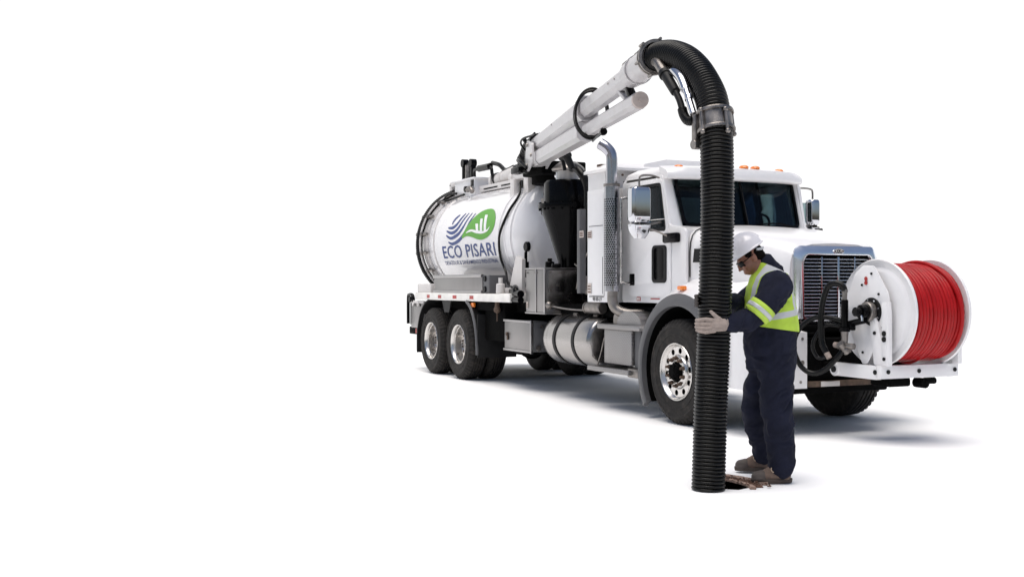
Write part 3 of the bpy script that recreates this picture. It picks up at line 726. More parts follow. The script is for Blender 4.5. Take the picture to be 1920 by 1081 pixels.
b = B(); b.box(-4.42, -3.55, -1.13, -.55, .53, .92, .008); b.done('box_body', 'greyflare', lb)
b = B(); b.box(-4.40, -3.57, -1.145, -1.13, .545, .905, .004); b.done('box_door', 'alu', lb)
b = B(); b.box(-4.43, -3.54, -1.155, -1.12, .905, .935, .004); b.box(-4.43, -3.54, -1.155, -1.12, .515, .545, .004); b.box(-3.57, -3.54, -1.157, -1.12, .51, .94, .004); b.done('box_trim', 'trim', lb)
b = B(); b.cyl((-4.31, -1.145, .74), (-4.31, -1.165, .74), .025, n=14, bev=.003); b.box(-4.305, -4.275, -1.16, -1.146, .66, .73, .004); b.done('box_latch', 'rust', lb)
b = B(); b.cyl((-3.545, -1.0, .86), (-3.53, -1.0, .86), .018, n=10); b.cyl((-3.545, -1.05, .58), (-3.52, -1.05, .58), .035, n=12); b.done('box_hinge', 'steel', lb)
ft = empty('fuel_tank', (-2.5, -.88, .4)); ft.parent = T
b = B(); b.lathe([(-3.14, .25), (-3.13, .29), (-3.10, .308), (-3.02, .31), (-3.0, .306), (-2.98, .31), (-1.96, .31), (-1.93, .30), (-1.91, .27)], (0, -.88, .73), (1, 0, 0), 72, cap0=True, cap1=True); b.done('tank_barrel', 'aluh', ft)
for x in (-2.80, -2.30):
    b = B(); b.lathe([(x - .03, .31), (x - .03, .320), (x + .03, .320), (x + .03, .31)], (0, -.88, .73), (1, 0, 0), 72); b.done('tank_strap', 'plastic', ft)
b = B(); b.cyl((-2.72, -.95, 1.04), (-2.62, -.95, 1.04), .018, n=8); b.cyl((-2.20, -.95, 1.04), (-2.10, -.95, 1.04), .018, n=8); b.done('strap_bolt', 'steel', ft)
b = B(); b.cyl((-2.25, -1.0, 1.13), (-1.9, -1.0, 1.13), .07, n=20, bev=.012); b.done('air_reservoir', 'steel', T)
b = B(); b.cyl((-2.27, -1.0, 1.13), (-2.25, -1.0, 1.13), .075, n=18); b.tube([(-2.28, -1.06, 1.10), (-2.6, -1.12, 1.11), (-2.95, -1.15, 1.14)], .011, 8, smooth=4); b.sphere((-2.98, -1.17, 1.15), .045); b.done('air_line_fitting', 'steel', T)
st = empty('side_step', (-1.3, -1.2, .4)); st.parent = T
b = B(); b.box(-1.66, -.72, -1.21, -.75, .905, .965, .015); b.done('upper_step', 'tread', st)
b = B(); b.box(-1.56, -.95, -1.17, -.75, .52, .905, .012); b.done('battery_box', 'tread', st)
b = B(); b.box(-.94, -.80, -1.14, -.80, .50, .905, .01); b.done('step_bracket', 'greyflare', st)
b = B(); b.box(-1.84, -.90, -1.24, -.86, .425, .48, .010); b.done('lower_step', 'tread', st)
b = B(); b.tube([(-1.84, -1.1, .48), (-1.72, -1.12, .62), (-1.64, -1.12, .80)], .010, 6, smooth=4); b.box(-1.0, -.75, -1.2, -.9, .40, .50, .02); b.done('step_stay', 'steel', st)
b = B(); b.poly([(-1.06 + .26 * math.cos(a), -1.14, .966 + .15 * math.sin(a)) for a in [PI * i / 14 for i in range(15)]], (0, .36, 0)); b.done('step_dome', 'tread', st)
b = B(); b.cyl((-1.45, -1.05, 1.0), (-1.45, -.7, 1.0), .12, n=24, bev=.01); b.done('step_filter', 'steel', st)

# ---- equipment cabinet behind the cab
cb = empty('equipment_cabinet', (-1.8, -1.1, 1.2)); cb.parent = T
b = B(); b.box(-2.04, -1.56, -1.13, -.62, 1.20, 2.50, .012); b.done('cabinet_body', 'white', cb)
b = B(); b.box(-1.97, -1.62, -1.142, -1.13, 1.28, 2.44, .004); b.done('cabinet_door', 'white', cb)
b = B(); b.box(-1.97, -1.64, -1.1465, -1.141, 2.075, 2.083, .001); b.box(-1.647, -1.640, -1.1465, -1.141, 1.30, 1.72, .001); b.box(-1.97, -1.62, -1.1445, -1.139, 1.262, 1.272, .001); b.done('door_seam', 'greyflare', cb)
for (x0, x1, z0, z1) in ((-2.00, -1.90, 1.94, 2.03), (-2.00, -1.91, 1.30, 1.42), (-2.22, -2.12, 1.96, 2.04)):
    y = -1.145 if x0 > -2.1 else -1.135
    b = B(); b.box(x0, x1, y - .004, y, z0, z1, .001); b.done('warning_sticker', 'sticker', cb)
    b = B()
    for k in range(3): b.box(x0 + .012, x1 - .012, y - .0065, y - .004, z0 + .012 + k * (z1 - z0 - .02) / 3, z0 + .026 + k * (z1 - z0 - .02) / 3, 0)
    b.done('sticker_print', 'darkmark', cb)
b = B(); b.add(text_mesh('98 00-LV', .06, .001), frame((-1.79, -1.134, 1.235), (1, 0, 0), (0, 0, 1))); b.done('cabinet_lettering', 'greyflare', cb)
b = B(); b.loft([[(-2.22, -1.02, z), (-1.80, -1.02, z), (-1.80, .8, z), (-2.22, .8, z)] for z in (1.2, 2.70)] + [[(-2.22, -1.02 + .02, 2.735), (-1.80, -1.0, 2.735), (-1.80, .8, 2.735), (-2.22, .8, 2.735)]]); b.done('blower_housing', 'white', cb)
b = B(); b.loft([[(-2.26, -1.06, z), (-1.58, -1.06, z), (-1.58, .84, z), (-2.26, .84, z)] for z in (2.71, 2.74)] + [[(-2.2, -.98, 2.80), (-1.66, -.98, 2.80), (-1.66, .76, 2.80), (-2.2, .76, 2.80)]]); b.done('housing_lid', 'white', cb)
b = B(); b.loft([[(-1.60, -.66, 2.68), (-1.60, .75, 2.68), (-2.2, .75, 2.68), (-2.2, -.66, 2.68)], [(-1.62, -.60, 2.80), (-1.62, .70, 2.80), (-2.1, .70, 2.80), (-2.1, -.60, 2.80)], [(-1.64, -.30, 2.865), (-1.64, .45, 2.865), (-2.0, .45, 2.865), (-2.0, -.30, 2.865)]]); b.done('roof_pod', 'white', cb)
b = B()
for y in (-.9, -.7, -.6, -.45, -.3, -.15): b.cyl((-1.62, y, 2.66), (-1.605, y, 2.66), .014, n=8)
b.cyl((-1.62, -1.02, 2.65), (-1.62, -1.035, 2.65), .016, n=8); b.box(-2.05, -1.95, -1.0, -.9, 2.79, 2.815, .004)
b.done('housing_bolt', 'rust', cb)

# ---- exhaust stack
ex = empty('exhaust_stack', (-1.40, -1.14, 1.1)); ex.parent = T
EX, EY = -1.40, -1.16
b = B(); b.lathe([(1.33, .055), (1.33, .085), (2.42, .085), (2.50, .085), (2.52, .06)], (EX, EY, 0), (0, 0, 1), 40)
b.done('heat_shield', 'perf', ex)
b = B()
# perforations: small dark slots standing on the shield surface
for r_ in range(37):
    z = 1.40 + r_ * .0265
    for c in range(11):
        a = math.radians(-175 + c * 17 + (8.5 if r_ % 2 else 0))
        p = V(EX + .0856 * math.cos(a), EY + .0856 * math.sin(a), z); d = V(math.cos(a), math.sin(a), 0); u = V(-d.y, d.x, 0)
        q = []
        for k in range(6):
            t = k * PI / 3; q.append(p + u * (.0078 * math.cos(t)) + V(0, 0, .0096 * math.sin(t)))
        b.poly([tuple(x) for x in q])
b.done('shield_perforation', 'under', ex, kind='stuff')
b = B(); b.lathe([(2.50, .09), (2.50, .094), (2.53, .094), (2.53, .09)], (EX, EY, 0), (0, 0, 1), 32); b.done('clamp_ring', 'steel', ex)
b = B(); b.tube([(EX, EY, 2.5), (EX, EY, 2.6), (EX, EY, 2.74), (EX, EY, 2.82), (EX - .012, EY - .010, 2.88), (EX - .05, EY - .045, 2.94), (EX - .10, EY - .09, 2.985)], .064, 28, caps=False, smooth=5)
b.tube([(EX - .10, EY - .09, 2.985), (EX - .05, EY - .045, 2.94), (EX - .012, EY - .01, 2.88)], .058, 24, caps=False, smooth=5); b.done('stack_pipe', 'stack', ex)
b = B(); b.cyl((EX - .1005, EY - .0905, 2.9855), (EX - .099, EY - .0892, 2.984), .0605, n=28); b.done('dark_mouth_disc', 'under', ex)  # black disc across the pipe end, painting in the dark of its inside
b = B(); b.tube([(EX + .02, EY, 1.34), (EX + .02, EY, 1.22), (EX + .06, EY + .03, 1.13), (EX + .16, EY + .12, 1.08), (EX + .3, EY + .3, 1.08)], .058, 24, smooth=6); b.done('stack_elbow', 'steel', ex)
b = B(); b.box(EX - .115, EX - .085, EY + .04, EY + .08, 1.3, 2.5, .004); b.done('stack_bracket', 'alurim', ex)
b = B(); b.tube([(-1.29, -1.0, 2.37), (-1.295, -1.08, 2.36), (-1.30, -1.10, 2.28), (-1.30, -1.10, 1.50), (-1.295, -1.08, 1.43), (-1.30, -.98, 1.42)], .014, 10, smooth=4); b.done('grab_handle', 'alurim', T)

# ---- cab
cab = empty('cab', (-.9, 0, 1.2)); cab.parent = T
CW = .95
def xz(o, pts): return pts
CS = lambda s: .95 if s < 0 else .82
side_outer = rpoly([(-1.50, 1.21), (-.20, 1.21), (-.20, 1.98), (-.52, 2.03), (-.66, 2.57), (-1.50, 2.57)], [.03, .01, .06, .03, .03, .08])
win_near = rpoly([(-1.27, 2.05), (-.97, 2.00), (-.58, 1.985), (-.68, 2.475), (-1.27, 2.475)], [.05, .15, .06, .05, .09])
for s in (-1, 1):
    win = win_near if s < 0 else rpoly([(-1.43, 2.05), (-.97, 2.00), (-.66, 1.985), (-.76, 2.485), (-1.43, 2.485)], [.05, .15, .06, .05, .09])
    plate('cab_side', [side_outer, win], .03, (0, s * CS(s), 0), (1, 0, 0), (0, 0, 1), 'white', cab, .004)
    # door: raised skin
    door = rpoly([(-1.36, 1.28), (-.47, 1.28), (-.47, 1.9), (-.535, 2.0), (-.645, 2.53), (-1.36, 2.53)], [.12, .02, .05, .05, .05, .10])
    cut = rpoly([(-1.29, 2.03), (-.98, 1.98), (-.555, 1.965), (-.665, 2.495), (-1.29, 2.495)], [.05, .15, .06, .05, .09]) if s < 0 else rpoly([(-1.45, 2.03), (-.98, 1.98), (-.64, 1.965), (-.745, 2.505), (-1.45, 2.505)], [.05, .15, .06, .05, .09])
    if s > 0: door = rpoly([(-1.48, 1.28), (-.47, 1.28), (-.47, 1.9), (-.535, 2.0), (-.645, 2.53), (-1.48, 2.53)], [.12, .02, .05, .05, .05, .10])
    vent = rrect(-.842, -.545, 1.42, 1.825, .05)
    dd = empty('door', (-.9, s * CS(s), 1.28)); dd.parent = cab; dd.matrix_parent_inverse = parent_inv(cab)
    plate('door_skin', [door, cut, vent], .012, (0, s * (CS(s) + .021), 0), (1, 0, 0), (0, 0, 1), 'white', dd, .004) if False else plate('door', [door, cut, vent], .012, (0, s * (CS(s) + .021), 0), (1, 0, 0), (0, 0, 1), 'white', cab, .004)
    bpy.data.objects.remove(dd)
    plate('window_seal', [cut, rpoly([(-1.25, 2.06), (-.96, 2.015), (-.595, 2.0), (-.69, 2.46), (-1.25, 2.46)], [.05, .15, .06, .05, .09]) if s < 0 else rpoly([(-1.42, 2.06), (-.96, 2.015), (-.68, 2.0), (-.77, 2.47), (-1.42, 2.47)], [.05, .15, .06, .05, .09])], .014, (0, s * (CS(s) + .016), 0), (1, 0, 0), (0, 0, 1), 'plastic', cab, .003)
    plate('side_window', [win], .006, (0, s * (CS(s) - .005), 0), (1, 0, 0), (0, 0, 1), 'glass', cab, .001)
    plate('vent_window_frame', [rrect(-.838, -.549, 1.425, 1.82, .05), rrect(-.805, -.60, 1.455, 1.80, .035)], .02, (0, s * (CS(s) + .024), 0), (1, 0, 0), (0, 0, 1), 'plastic', cab, .003)
    plate('vent_window', [rrect(-.81, -.59, 1.45, 1.80, .03)], .006, (0, s * (CS(s) + .020), 0), (1, 0, 0), (0, 0, 1), 'black', cab, .001)
    b = B(); b.box(-1.325, -1.205, s * (CS(s) + .014) - .02, s * (CS(s) + .014) + .02, 1.39, 1.53, .018, seg=3); b.done('door_handle', 'black', cab)
    b = B(); b.box(-1.29, -1.265, s * (CS(s) + .04) - .008, s * (CS(s) + .04) + .008, 1.42, 1.50, .006); b.done('handle_grip', 'plastic', cab)
b = B(); b.box(-1.18, -1.10, -.956 - .012, -.962, 1.225, 1.27, .001); b.done('red_sticker', 'redtape', cab)
b = B(); b.box(-1.165, -1.145, -.9705, -.968, 1.233, 1.262, 0); b.box(-1.135, -1.115, -.9705, -.968, 1.233, 1.262, 0); b.done('sticker_print', 'whitetape', cab)
b = B(); b.box(-.88, -.70, -.972, -.968, 1.245, 1.258, 0); b.done('door_script', 'redtape', cab)
# window crossbar (door mirror bar)
b = B(); b.box(-1.25, -.58, -.985, -.965, 2.095, 2.105, .002); b.done('mirror_crossbar', 'alurim', cab)
# lower front corner, cowl, firewall, floor
b = B(); b.loft([[(-.22, -.955, 1.25), (-.22, .855, 1.25), (-.22, .855, 1.90), (-.25, .83, 1.97), (-.25, -.93, 1.97), (-.22, -.955, 1.90)], [(-.50, -.945, 1.25), (-.50, .835, 1.25), (-.5, .835, 1.95), (-.56, .80, 2.03), (-.56, -.88, 2.03), (-.50, -.945, 1.95)]]); b.done('cowl', 'white', cab)
b = B(); b.box(-1.5, -.3, -.92, .79, 1.20, 1.27, .01); b.box(-1.0, -.52, -.90, .78, 1.27, 1.98, .06); b.done('cab_interior', 'interior', cab)
b = B(); R_ = [[(x, y, z) for (x, y) in rr] for z, rr in ((1.98, [(-.95, -.86), (-.6, -.86), (-.56, 0), (-.6, .76), (-.95, .76)]), (2.02, [(-.93, -.84), (-.62, -.84), (-.58, 0), (-.62, .75), (-.93, .75)]))]; b.loft(R_); b.done('dashboard', 'interior', cab)
# back wall with window
back = [(-CW, 1.21), (.82, 1.21), (.82, 2.57), (-CW, 2.57)]
plate('cab_back', [back, rrect(-.34, .10, 2.12, 2.42, .05)], .03, (-1.49, 0, 0), (0, 1, 0), (0, 0, 1), 'interior', cab, .004)
plate('rear_window', [rrect(-.36, .12, 2.10, 2.44, .05)], .006, (-1.47, 0, 0), (0, 1, 0), (0, 0, 1), 'glass', cab, .001)
# A pillars: rounded corner between windscreen and side
for s in (-1, 1):
    b = B(); R = []
    for t in [i / 6 for i in range(7)]:
        z = 2.0 + .58 * t
        w = V(-.555 - .20 * t, s * (.765 + .02 * t), z); c1 = V(-.50 - .18 * t, s * (CS(s) - .08 if s < 0 else .79), z); c2 = V(-.50 - .17 * t, s * (CS(s) - .015), z); sd = V(-.545 - .13 * t, s * (CS(s) + .015), z)
        crv = []
        for k in range(7):
            q = k / 6; crv.append(w * (1 - q) ** 3 + c1 * 3 * q * (1 - q) ** 2 + c2 * 3 * q * q * (1 - q) + sd * q ** 3)
        inn = [p + V(-.05, -s * .03, 0) for p in crv[::-1]]
        R.append([tuple(p) for p in crv + inn])
    b.loft(R); b.done('a_pillar', 'white', cab)
# windscreen, two halves in a shallow V, with seal
for s in (-1, 1):
    A = [V(-.555, s * .765, 2.03), V(-.47, 0, 2.02), V(-.645, 0, 2.575), V(-.755, s * .785, 2.575)]
    u = (A[1] - A[0]).normalized(); nrm = u.cross(A[2] - A[1]).normalized(); v_ = nrm.cross(u).normalized()
    if v_.z < 0: v_ = -v_
    loc = [((p - A[0]).dot(u), (p - A[0]).dot(v_)) for p in A]
    rr_ = [.09, .004, .004, .09]
    outer = rpoly(loc, rr_)
    cc = Vector((sum(p[0] for p in loc) / 4, sum(p[1] for p in loc) / 4))
    inl = []
    for i, p in enumerate(loc):
        dx = .028 if i in (0, 3) else -.012
        inl.append((p[0] + dx, p[1] + (.028 if i < 2 else -.028)))
    inner = rpoly(inl, [.07, .004, .004, .07])
    plate('windscreen_seal', [outer, inner], .016, tuple(A[0] + V(.012, 0, 0)), tuple(u), tuple(v_), 'black', cab, .003)
    plate('windscreen', [rpoly(loc, rr_)], .005, tuple(A[0]), tuple(u), tuple(v_), 'glass', cab, .001)
b = B(); b.tube([(-.452, 0, 2.02), (-.635, 0, 2.575)], .012, 8); b.done('windscreen_divider', 'black', cab)
for y0, y1 in ((.15, .70), (-.55, -.10)):
    b = B(); b.tube([(-.46 - abs(y1) * .08, y1, 2.035), (-.48, (y0 + y1) / 2, 2.075), (-.49 - .08 * abs(y0), y0, 2.06)], .009, 6, smooth=4); b.done('wiper', 'black', cab)
# roof and visor
def rr3(x0, x1, w, z, r):
    return [(x, y, z) for x, y in rrect(x0, x1, -w, w - .12, r, 6)]
b = B(); b.loft([rr3(-1.53, -.66, .965, 2.545, .12), rr3(-1.53, -.63, .965, 2.60, .14), rr3(-1.50, -.62, .955, 2.635, .16), rr3(-1.44, -.68, .90, 2.672, .2), rr3(-1.36, -.76, .80, 2.69, .25), rr3(-1.2, -.9, .5, 2.70, .1)], cap1=True); b.done('roof', 'white', cab, ang=60)
b = B(); R = []
for i in range(17):
    y_ = -.95 + 1.9 * i / 16; y = -.065 + y_ * .932; f_ = -.60 + .11 * (1 - (y_ / .95) ** 4); zz = 2.60 + .010 * (1 - (y_ / .95) ** 2)
    R.append([(f_ - .14, y, zz + .075), (f_, y, zz + .045 if abs(y_) < .93 else zz + .02), (f_ + .03, y, zz - .02), (f_ + .028, y, 2.545), (f_ + .01, y, 2.53), (f_ - .10, y, 2.53), (f_ - .14, y, zz - .01)])
b.loft(R); b.done('roof_visor', 'white', cab, ang=50)
for (x, y, z) in [(-.66, -.76, 2.665), (-.62, -.36, 2.685), (-.62, .06, 2.690), (-.62, .21, 2.688), (-.66, .56, 2.672)]:
    b = B(); b.sphere((x, y, z), .042, (1.5, 1.2, .62), 16); b.done('marker_light', 'amber', cab)
# seats and steering wheel
for y, hs in ((-.56, .0), (.44, -.20)):
    b = B(); b.box(-1.35, -1.18, y - .22, y + .22, 1.5, 2.16 + hs, .05, seg=3); b.box(-1.33, -1.23, y - .14, y + .14, 2.15 + hs, 2.36 + hs * 1.6, .045, seg=3); b.box(-1.30, -.85, y - .25, y + .25, 1.5, 1.68, .05); b.done('seat', 'interior', cab)
b = B(); c = V(-.86, .36, 2.04); ax = V(-.75, 0, .66).normalized(); u = V(0, 1, 0); w = ax.cross(u)
b.tube([tuple(c + (u * math.cos(t) + w * math.sin(t)) * .20) for t in [2 * PI * i / 36 for i in range(36)]], .015, 8, closed=True); b.tube([tuple(c - u * .2), tuple(c), tuple(c + u * .2)], .012, 6); b.cyl(c, c - ax * .2, .03, n=10); b.done('steering_wheel', 'black', cab)
# mirrors
def mirror(name_par, x, y, s, z0, z1, zc0, hw=.115):
    mr = empty('wing_mirror', (x, y, z0)); mr.parent = T
    b = B(); R = []
    for z, k in ((z0, .80), (z0 + .02, .95), (z0 + .06, 1), (z1 - .04, 1), (z1 - .012, .95), (z1, .82)):
        R.append([(x + px * k, y + py * k, z) for px, py in rrect(-.075, .075, -hw, hw, .045, 6)])
    b.loft(R); b.done('mirror_shell', 'chrome', mr)
    b = B(); R = []
    for i in range(9):
        t = i / 8; z = z0 - .02 - .15 * t; k = max(.25, math.cos(t * PI / 2 * .86)) ** .55
        R.append([(x + px * k, y + py * k, z) for px, py in rrect(-.075, .075, -hw, hw, .045, 6)])
    b.loft(R); b.done('convex_mirror', 'chrome', mr)
    b = B(); yi = s * 1.0
    b.tube([(x, y, z1 - .01), (x, y, z1 + .09), (x, y - s * .03, z1 + .125), (x - .02, y - s * .15, z1 + .135), (x - .08, yi, z1 + .12)], .011, 8, smooth=4)
    b.tube([(x, y, z0 - .01), (x - .02, y - s * .15, z0 - .01), (x - .04, yi, z0 + .01)], .012, 8)
    b.tube([(x, y, z0 - .03), (x + .06, y - s * .2, z0 - .10), (x + .14, yi, z0 - .16)], .010, 8)
    b.done('mirror_arm', 'steel', mr)
    b = B(); b.box(x - .078, x - .070, y - .1, y + .1, z0 + .03, z1 - .03, .003); b.done('mirror_glass', 'glass', mr)
    return mr
mirror('near', -.58, -1.29, -1, 2.055, 2.42, 0)
m2 = mirror('far', -.96, 1.28, 1, 2.10, 2.395, 0, .07)
b = B(); b.box(-.56, -.29, -1.03, -.965, 1.84, 1.945, .02); b.done('side_lamp_housing', 'black', cab)
b = B(); b.cyl((-.96, 1.3, 2.02), (-.96, 1.3, 2.1), .04, n=14); b.cyl((-1.06, 1.3, 2.04), (-.82, 1.3, 2.04), .018, n=8); b.done('mirror_clamp', 'plastic', m2)

# ---- hood, fenders, grille, bumper
hd = empty('hood', (.3, 0, 1.0)); hd.parent = T
def hsec(x, w, zt, zb, flare=.0):
    P = []; wt = w * .80
    half = [(w + flare, zb), (w + flare * .5, zb + (zt - zb) * .35), (w, zt - .26), (w - .008, zt - .17), (w - .03, zt - .095), (w - .075, zt - .045), (w - .15, zt - .015), (w * .5, zt + .012), (0, zt + .022)]
    P = [(x, -a, c) for a, c in half] + [(x, a, c) for a, c in half[-2::-1]]
    return P
secs = [(-.56, .86, 2.03, 1.2), (-.40, .90, 2.02, 1.2), (-.205, .915, 2.00, 1.2), (.1, .87, 1.975, 1.15), (.4, .79, 1.935, 1.1), (.65, .70, 1.885, 1.05), (.82, .62, 1.84, 1.02), (.91, .57, 1.80, 1.0), (.945, .545, 1.78, 1.0)]
b = B(); b.loft([hsec(*q) for q in secs], closed=False); b.poly(hsec(.944, .543, 1.778, 1.0)); b.done('hood_skin', 'white', hd, ang=60)
b = B(); b.box(-.2, .9, -.5, .5, .98, 1.7, .02); b.done('engine', 'under', hd)
b = B(); P = [p for p in hsec(-.19, .921, 2.006, 1.2)]; b.tube([p for p in P if p[1] < .5][1:7], .006, 6); b.done('hood_seam', 'plastic', hd)
b = B(); b.poly([(-.10, -.917, 1.77), (.10, -.895, 1.765), (.12, -.892, 1.63), (-.12, -.920, 1.63)], (0, -.012, 0)); b.done('hood_vent', 'plastic', hd)
# fenders
WZ = .53
def fender(s, mg='greyflare'):
    b = B(); R = []
    N = 34
    for i in range(N + 1):
        a = math.radians(205 - (205 - 8) * i / N)
        c, q = math.cos(a), math.sin(a)
        up = max(0, q) ** .8
        xs = max(-.745, min(.80, 1)) 
        def P(r, y, lift=0.):
            x = r * c; z = WZ + r * q
            x = max(x, -.735 - (r - .70) * .25)
            return (x, s * y, z + lift * up)
        R.append([P(.775, 1.185), P(.80, 1.165), P(.84, 1.10), P(.87, 1.0, .02), P(.90, .88, .05), P(.92, .74, .10), P(.90, .60, .10)])
    b.loft(R, closed=False); b.done('fender', 'white', hd, ang=60)
    b = B(); R = []
    for i in range(N + 1):
        a = math.radians(212 - 212 * i / N); c, q = math.cos(a), math.sin(a)
        def P(r, y):
            return (max(r * c, -.725 - (r - .66) * .3), s * y, WZ + r * q)
        R.append([P(.655, 1.16), P(.66, 1.215), P(.68, 1.225), P(.76, 1.205), P(.785, 1.18), P(.75, 1.15)])
    b.loft(R); b.done('fender_flare', mg, hd, ang=50)
    b = B(); R = []
    for i in range(N + 1):
        a = math.radians(212 - 212 * i / N); c, q = math.cos(a), math.sin(a)
        R.append([(max(.66 * c, -.72), s * 1.16, WZ + .66 * q), (max(.66 * c, -.72), s * .50, WZ + .66 * q)])
    b.loft(R, closed=False); b.box(-.7, .7, s * .5 - .01, s * .5 + .01, .55, 1.2, .0); b.done('wheel_arch_liner', 'under', hd)
    b = B(); b.box(-.735, -.715, min(s * 1.2, s * .6), max(s * 1.2, s * .6), .31, .75, .003); b.done('mudflap', 'plastic', hd)
    # front of the fender
    b = B(); 
    L = []
    for x, z1, yo in ((.55, 1.40, 1.16), (.75, 1.36, 1.15), (.92, 1.30, 1.10), (1.0, 1.22, 1.04)):
        L.append([(x, s * .52, 1.0), (x, s * yo, 1.0), (x, s * yo, z1 - .12), (x, s * (yo - .03), z1 - .05), (x, s * (yo - .10), z1), (x, s * .52, z1 + .06)])
    b.loft(L); b.done('fender_nose', 'white', hd)
    b = B(); b.box(.985, 1.015, min(s * .66, s * .98), max(s * .66, s * .98), 1.03, 1.18, .02); b.done('headlight', 'chrome', hd)
fender(-1); fender(1)
b = B(); b.box(-.035, .065, -1.18, -1.12, 1.348, 1.392, .012); b.done('turn_signal', 'amber', hd)
# grille
gr = empty('grille', (.97, 0, 1.03)); gr.parent = T
b = B(); R = []
so = rpoly([(-.50, 1.00), (.50, 1.00), (.51, 1.70), (.46, 1.775), (-.46, 1.775), (-.51, 1.70)], .05)
def shrink(k, x):
    return [(x, a * (1 - k / .5), 1.385 + (c - 1.385) * (1 - k / .39)) for a, c in so]
b.loft([[(.93, a, c) for a, c in so], [(.955, a, c) for a, c in so], shrink(.02, .975), shrink(.05, .992), shrink(.075, 1.0), shrink(.085, .998), shrink(.092, .985), shrink(.095, .95)], cap0=False, cap1=False); b.done('grille_surround', 'bright', gr, ang=30)
b = B(); b.box(.946, .951, -.42, .42, 1.05, 1.69, 0); b.done('radiator_screen', 'under', gr)
k0 = None
for i in range(17):
    z = 1.105 + i * .0335
    if k0 is None:
        b = B(); b.box(-.016, .016, -.40, .40, -.0055, .0055, .002); k0 = b.done('grille_bar', 'alurim', gr); q = k0
    else: q = k0.copy(); COL.objects.link(q)
    q.location = (.970, 0, z); q.rotation_euler = (0, math.radians(-25), 0); q.matrix_parent_inverse = parent_inv(gr)
for y, w in ((-.20, .006), (0, .012), (.20, .006)):
    b = B(); b.box(.986, .994, y - w, y + w, 1.08, 1.67, .002); b.done('grille_divider', 'chrome', gr)
b = B(); b.lathe([(0, .001), (0, .058), (.012, .05)], (.99, 0, 1.725), (1, 0, 0), 32, cap1=True)
for v in b.b.verts: v.co.z = 1.725 + (v.co.z - 1.725) * .42
b.done('badge', 'black', gr)
b = B(); b.add(text_mesh('KOR', .042, .0015), frame((1.004, 0, 1.725), (0, 1, 0), (0, 0, 1))); b.done('badge_lettering', 'whitetape', gr)
plate('badge_rim', [[(a * 1.0, c * .42) for a, c in circ2(0, 0, .062, 32)], [(a, c * .40) for a, c in circ2(0, 0, .055, 32)]], .014, (.996, 0, 1.725), (0, 1, 0), (0, 0, 1), 'chrome', gr, .002)
bolts('bolt', [(.99, -.455, 1.055), (.99, .455, 1.055)], (1, 0, 0), .016, 'steel', gr)
# lower nose panel and bumper
b = B(); b.box(.80, .93, -.60, .60, .985, 1.10, .01); b.done('nose_panel', 'white', hd)
bm_ = empty('front_bumper', (1.1, 0, .43)); bm_.parent = T
def bsec(y0):
    return 0
for s in (-1,):
    b = B(); R = []
    yi = .545
    for x, y in ((1.20, yi), (1.20, .95), (1.195, 1.08), (1.16, 1.15), (1.10, 1.18), (1.0, 1.185), (.85, 1.18)):
        # inner offset point
        R.append([(x, s * y, .44), (x, s * y, .96), (x - .06 if y > 1.1 else x - .10, s * (y - .06 if y > 1.1 else y), .975), (x - .10, s * min(y, 1.1), .50), (x - .08, s * min(y, 1.1), .44)])
    b.loft(R); b.done('bumper_corner', 'white', bm_, ang=50)
b = B()
for z, y in ((.90, -.60), (.68, -.60), (.50, -.62)): b.cyl((1.195, y, z), (1.205, y, z), .014 if z != .68 else .022, n=10)
b.done('bumper_bolt', 'steel', bm_)
b = B(); b.box(.95, 1.15, -.54, .54, .47, .90, .02); b.box(1.0, 1.12, -1.1, .5, .38, .46, .02); b.box(.9, 1.05, -1.0, .6, .95, 1.02, .01); b.cyl((1.15, -.3, .7), (1.16, -.3, .7), .03, n=12); b.done('bumper_crossmember', 'under', bm_)
b = B(); b.box(1.14, 1.22, -.53, .36, .45, .50, .008); b.done('lower_bumper_bar', 'rust', bm_)
b = B(); b.box(1.21, 1.225, -.40, -.18, .452, .50, .004); b.done('bumper_plate', 'cream', bm_)
b = B(); b.box(1.12, 1.17, -.50, -.30, .93, .955, .006); b.done('tow_slot', 'under', bm_)

# ------------------------------------------------------------------ boom
bo = empty('boom', (-4.3, -.7, 3.0)); bo.parent = T
def lerp3(a, b_, t): return V(*a).lerp(V(*b_), t)
U0 = V(-4.25, -.72, 3.30); U1 = V(2.19, -2.82, 3.125)
bd_ = (U1 - U0).normalized(); sdv = V(0, 0, 1).cross(bd_).normalized(); upv = bd_.cross(sdv)
def octo(c, w, h, ch):
    pts = [(-w, -h + ch), (-w + ch, -h), (w - ch, -h), (w, -h + ch), (w, h - ch), (w - ch, h), (-w + ch, h), (-w, h - ch)]
    return [tuple(c + sdv * a + upv * q) for a, q in pts]
def section(name, p, q, w, h, ch, m, collar=None):
    b = B(); b.loft([octo(p, w, h, ch), octo(q, w, h, ch)])
    if collar: b.loft([octo(q - bd_ * .10, w + .012, h + .012, ch), octo(q, w + .012, h + .012, ch)])
    return b.done(name, m, bo, ang=20)
Pm = U0.lerp(U1, .58); Pe = U0.lerp(U1, .93)
section('upper_boom_section', U0, Pm, .10, .115, .055, 'boom', True)
section('telescopic_section', Pm - bd_ * .3, Pe, .078, .088, .045, 'boom')
b = B(); b.cyl(Pe - bd_ * .25, U1 + bd_ * .03, .110, n=32); b.lathe([(0, .112), (0, .122), (.03, .122), (.03, .112)], Pe - bd_ * .02, tuple(bd_), 32); b.done('boom_head', 'boom', bo)
b = B(); b.lathe([(.0, .105), (.0, .130), (.025, .132), (.03, .130), (.03, .122), (.065, .122), (.065, .134), (.095, .134), (.095, .11)], U1 + bd_ * .03, tuple(bd_), 36)
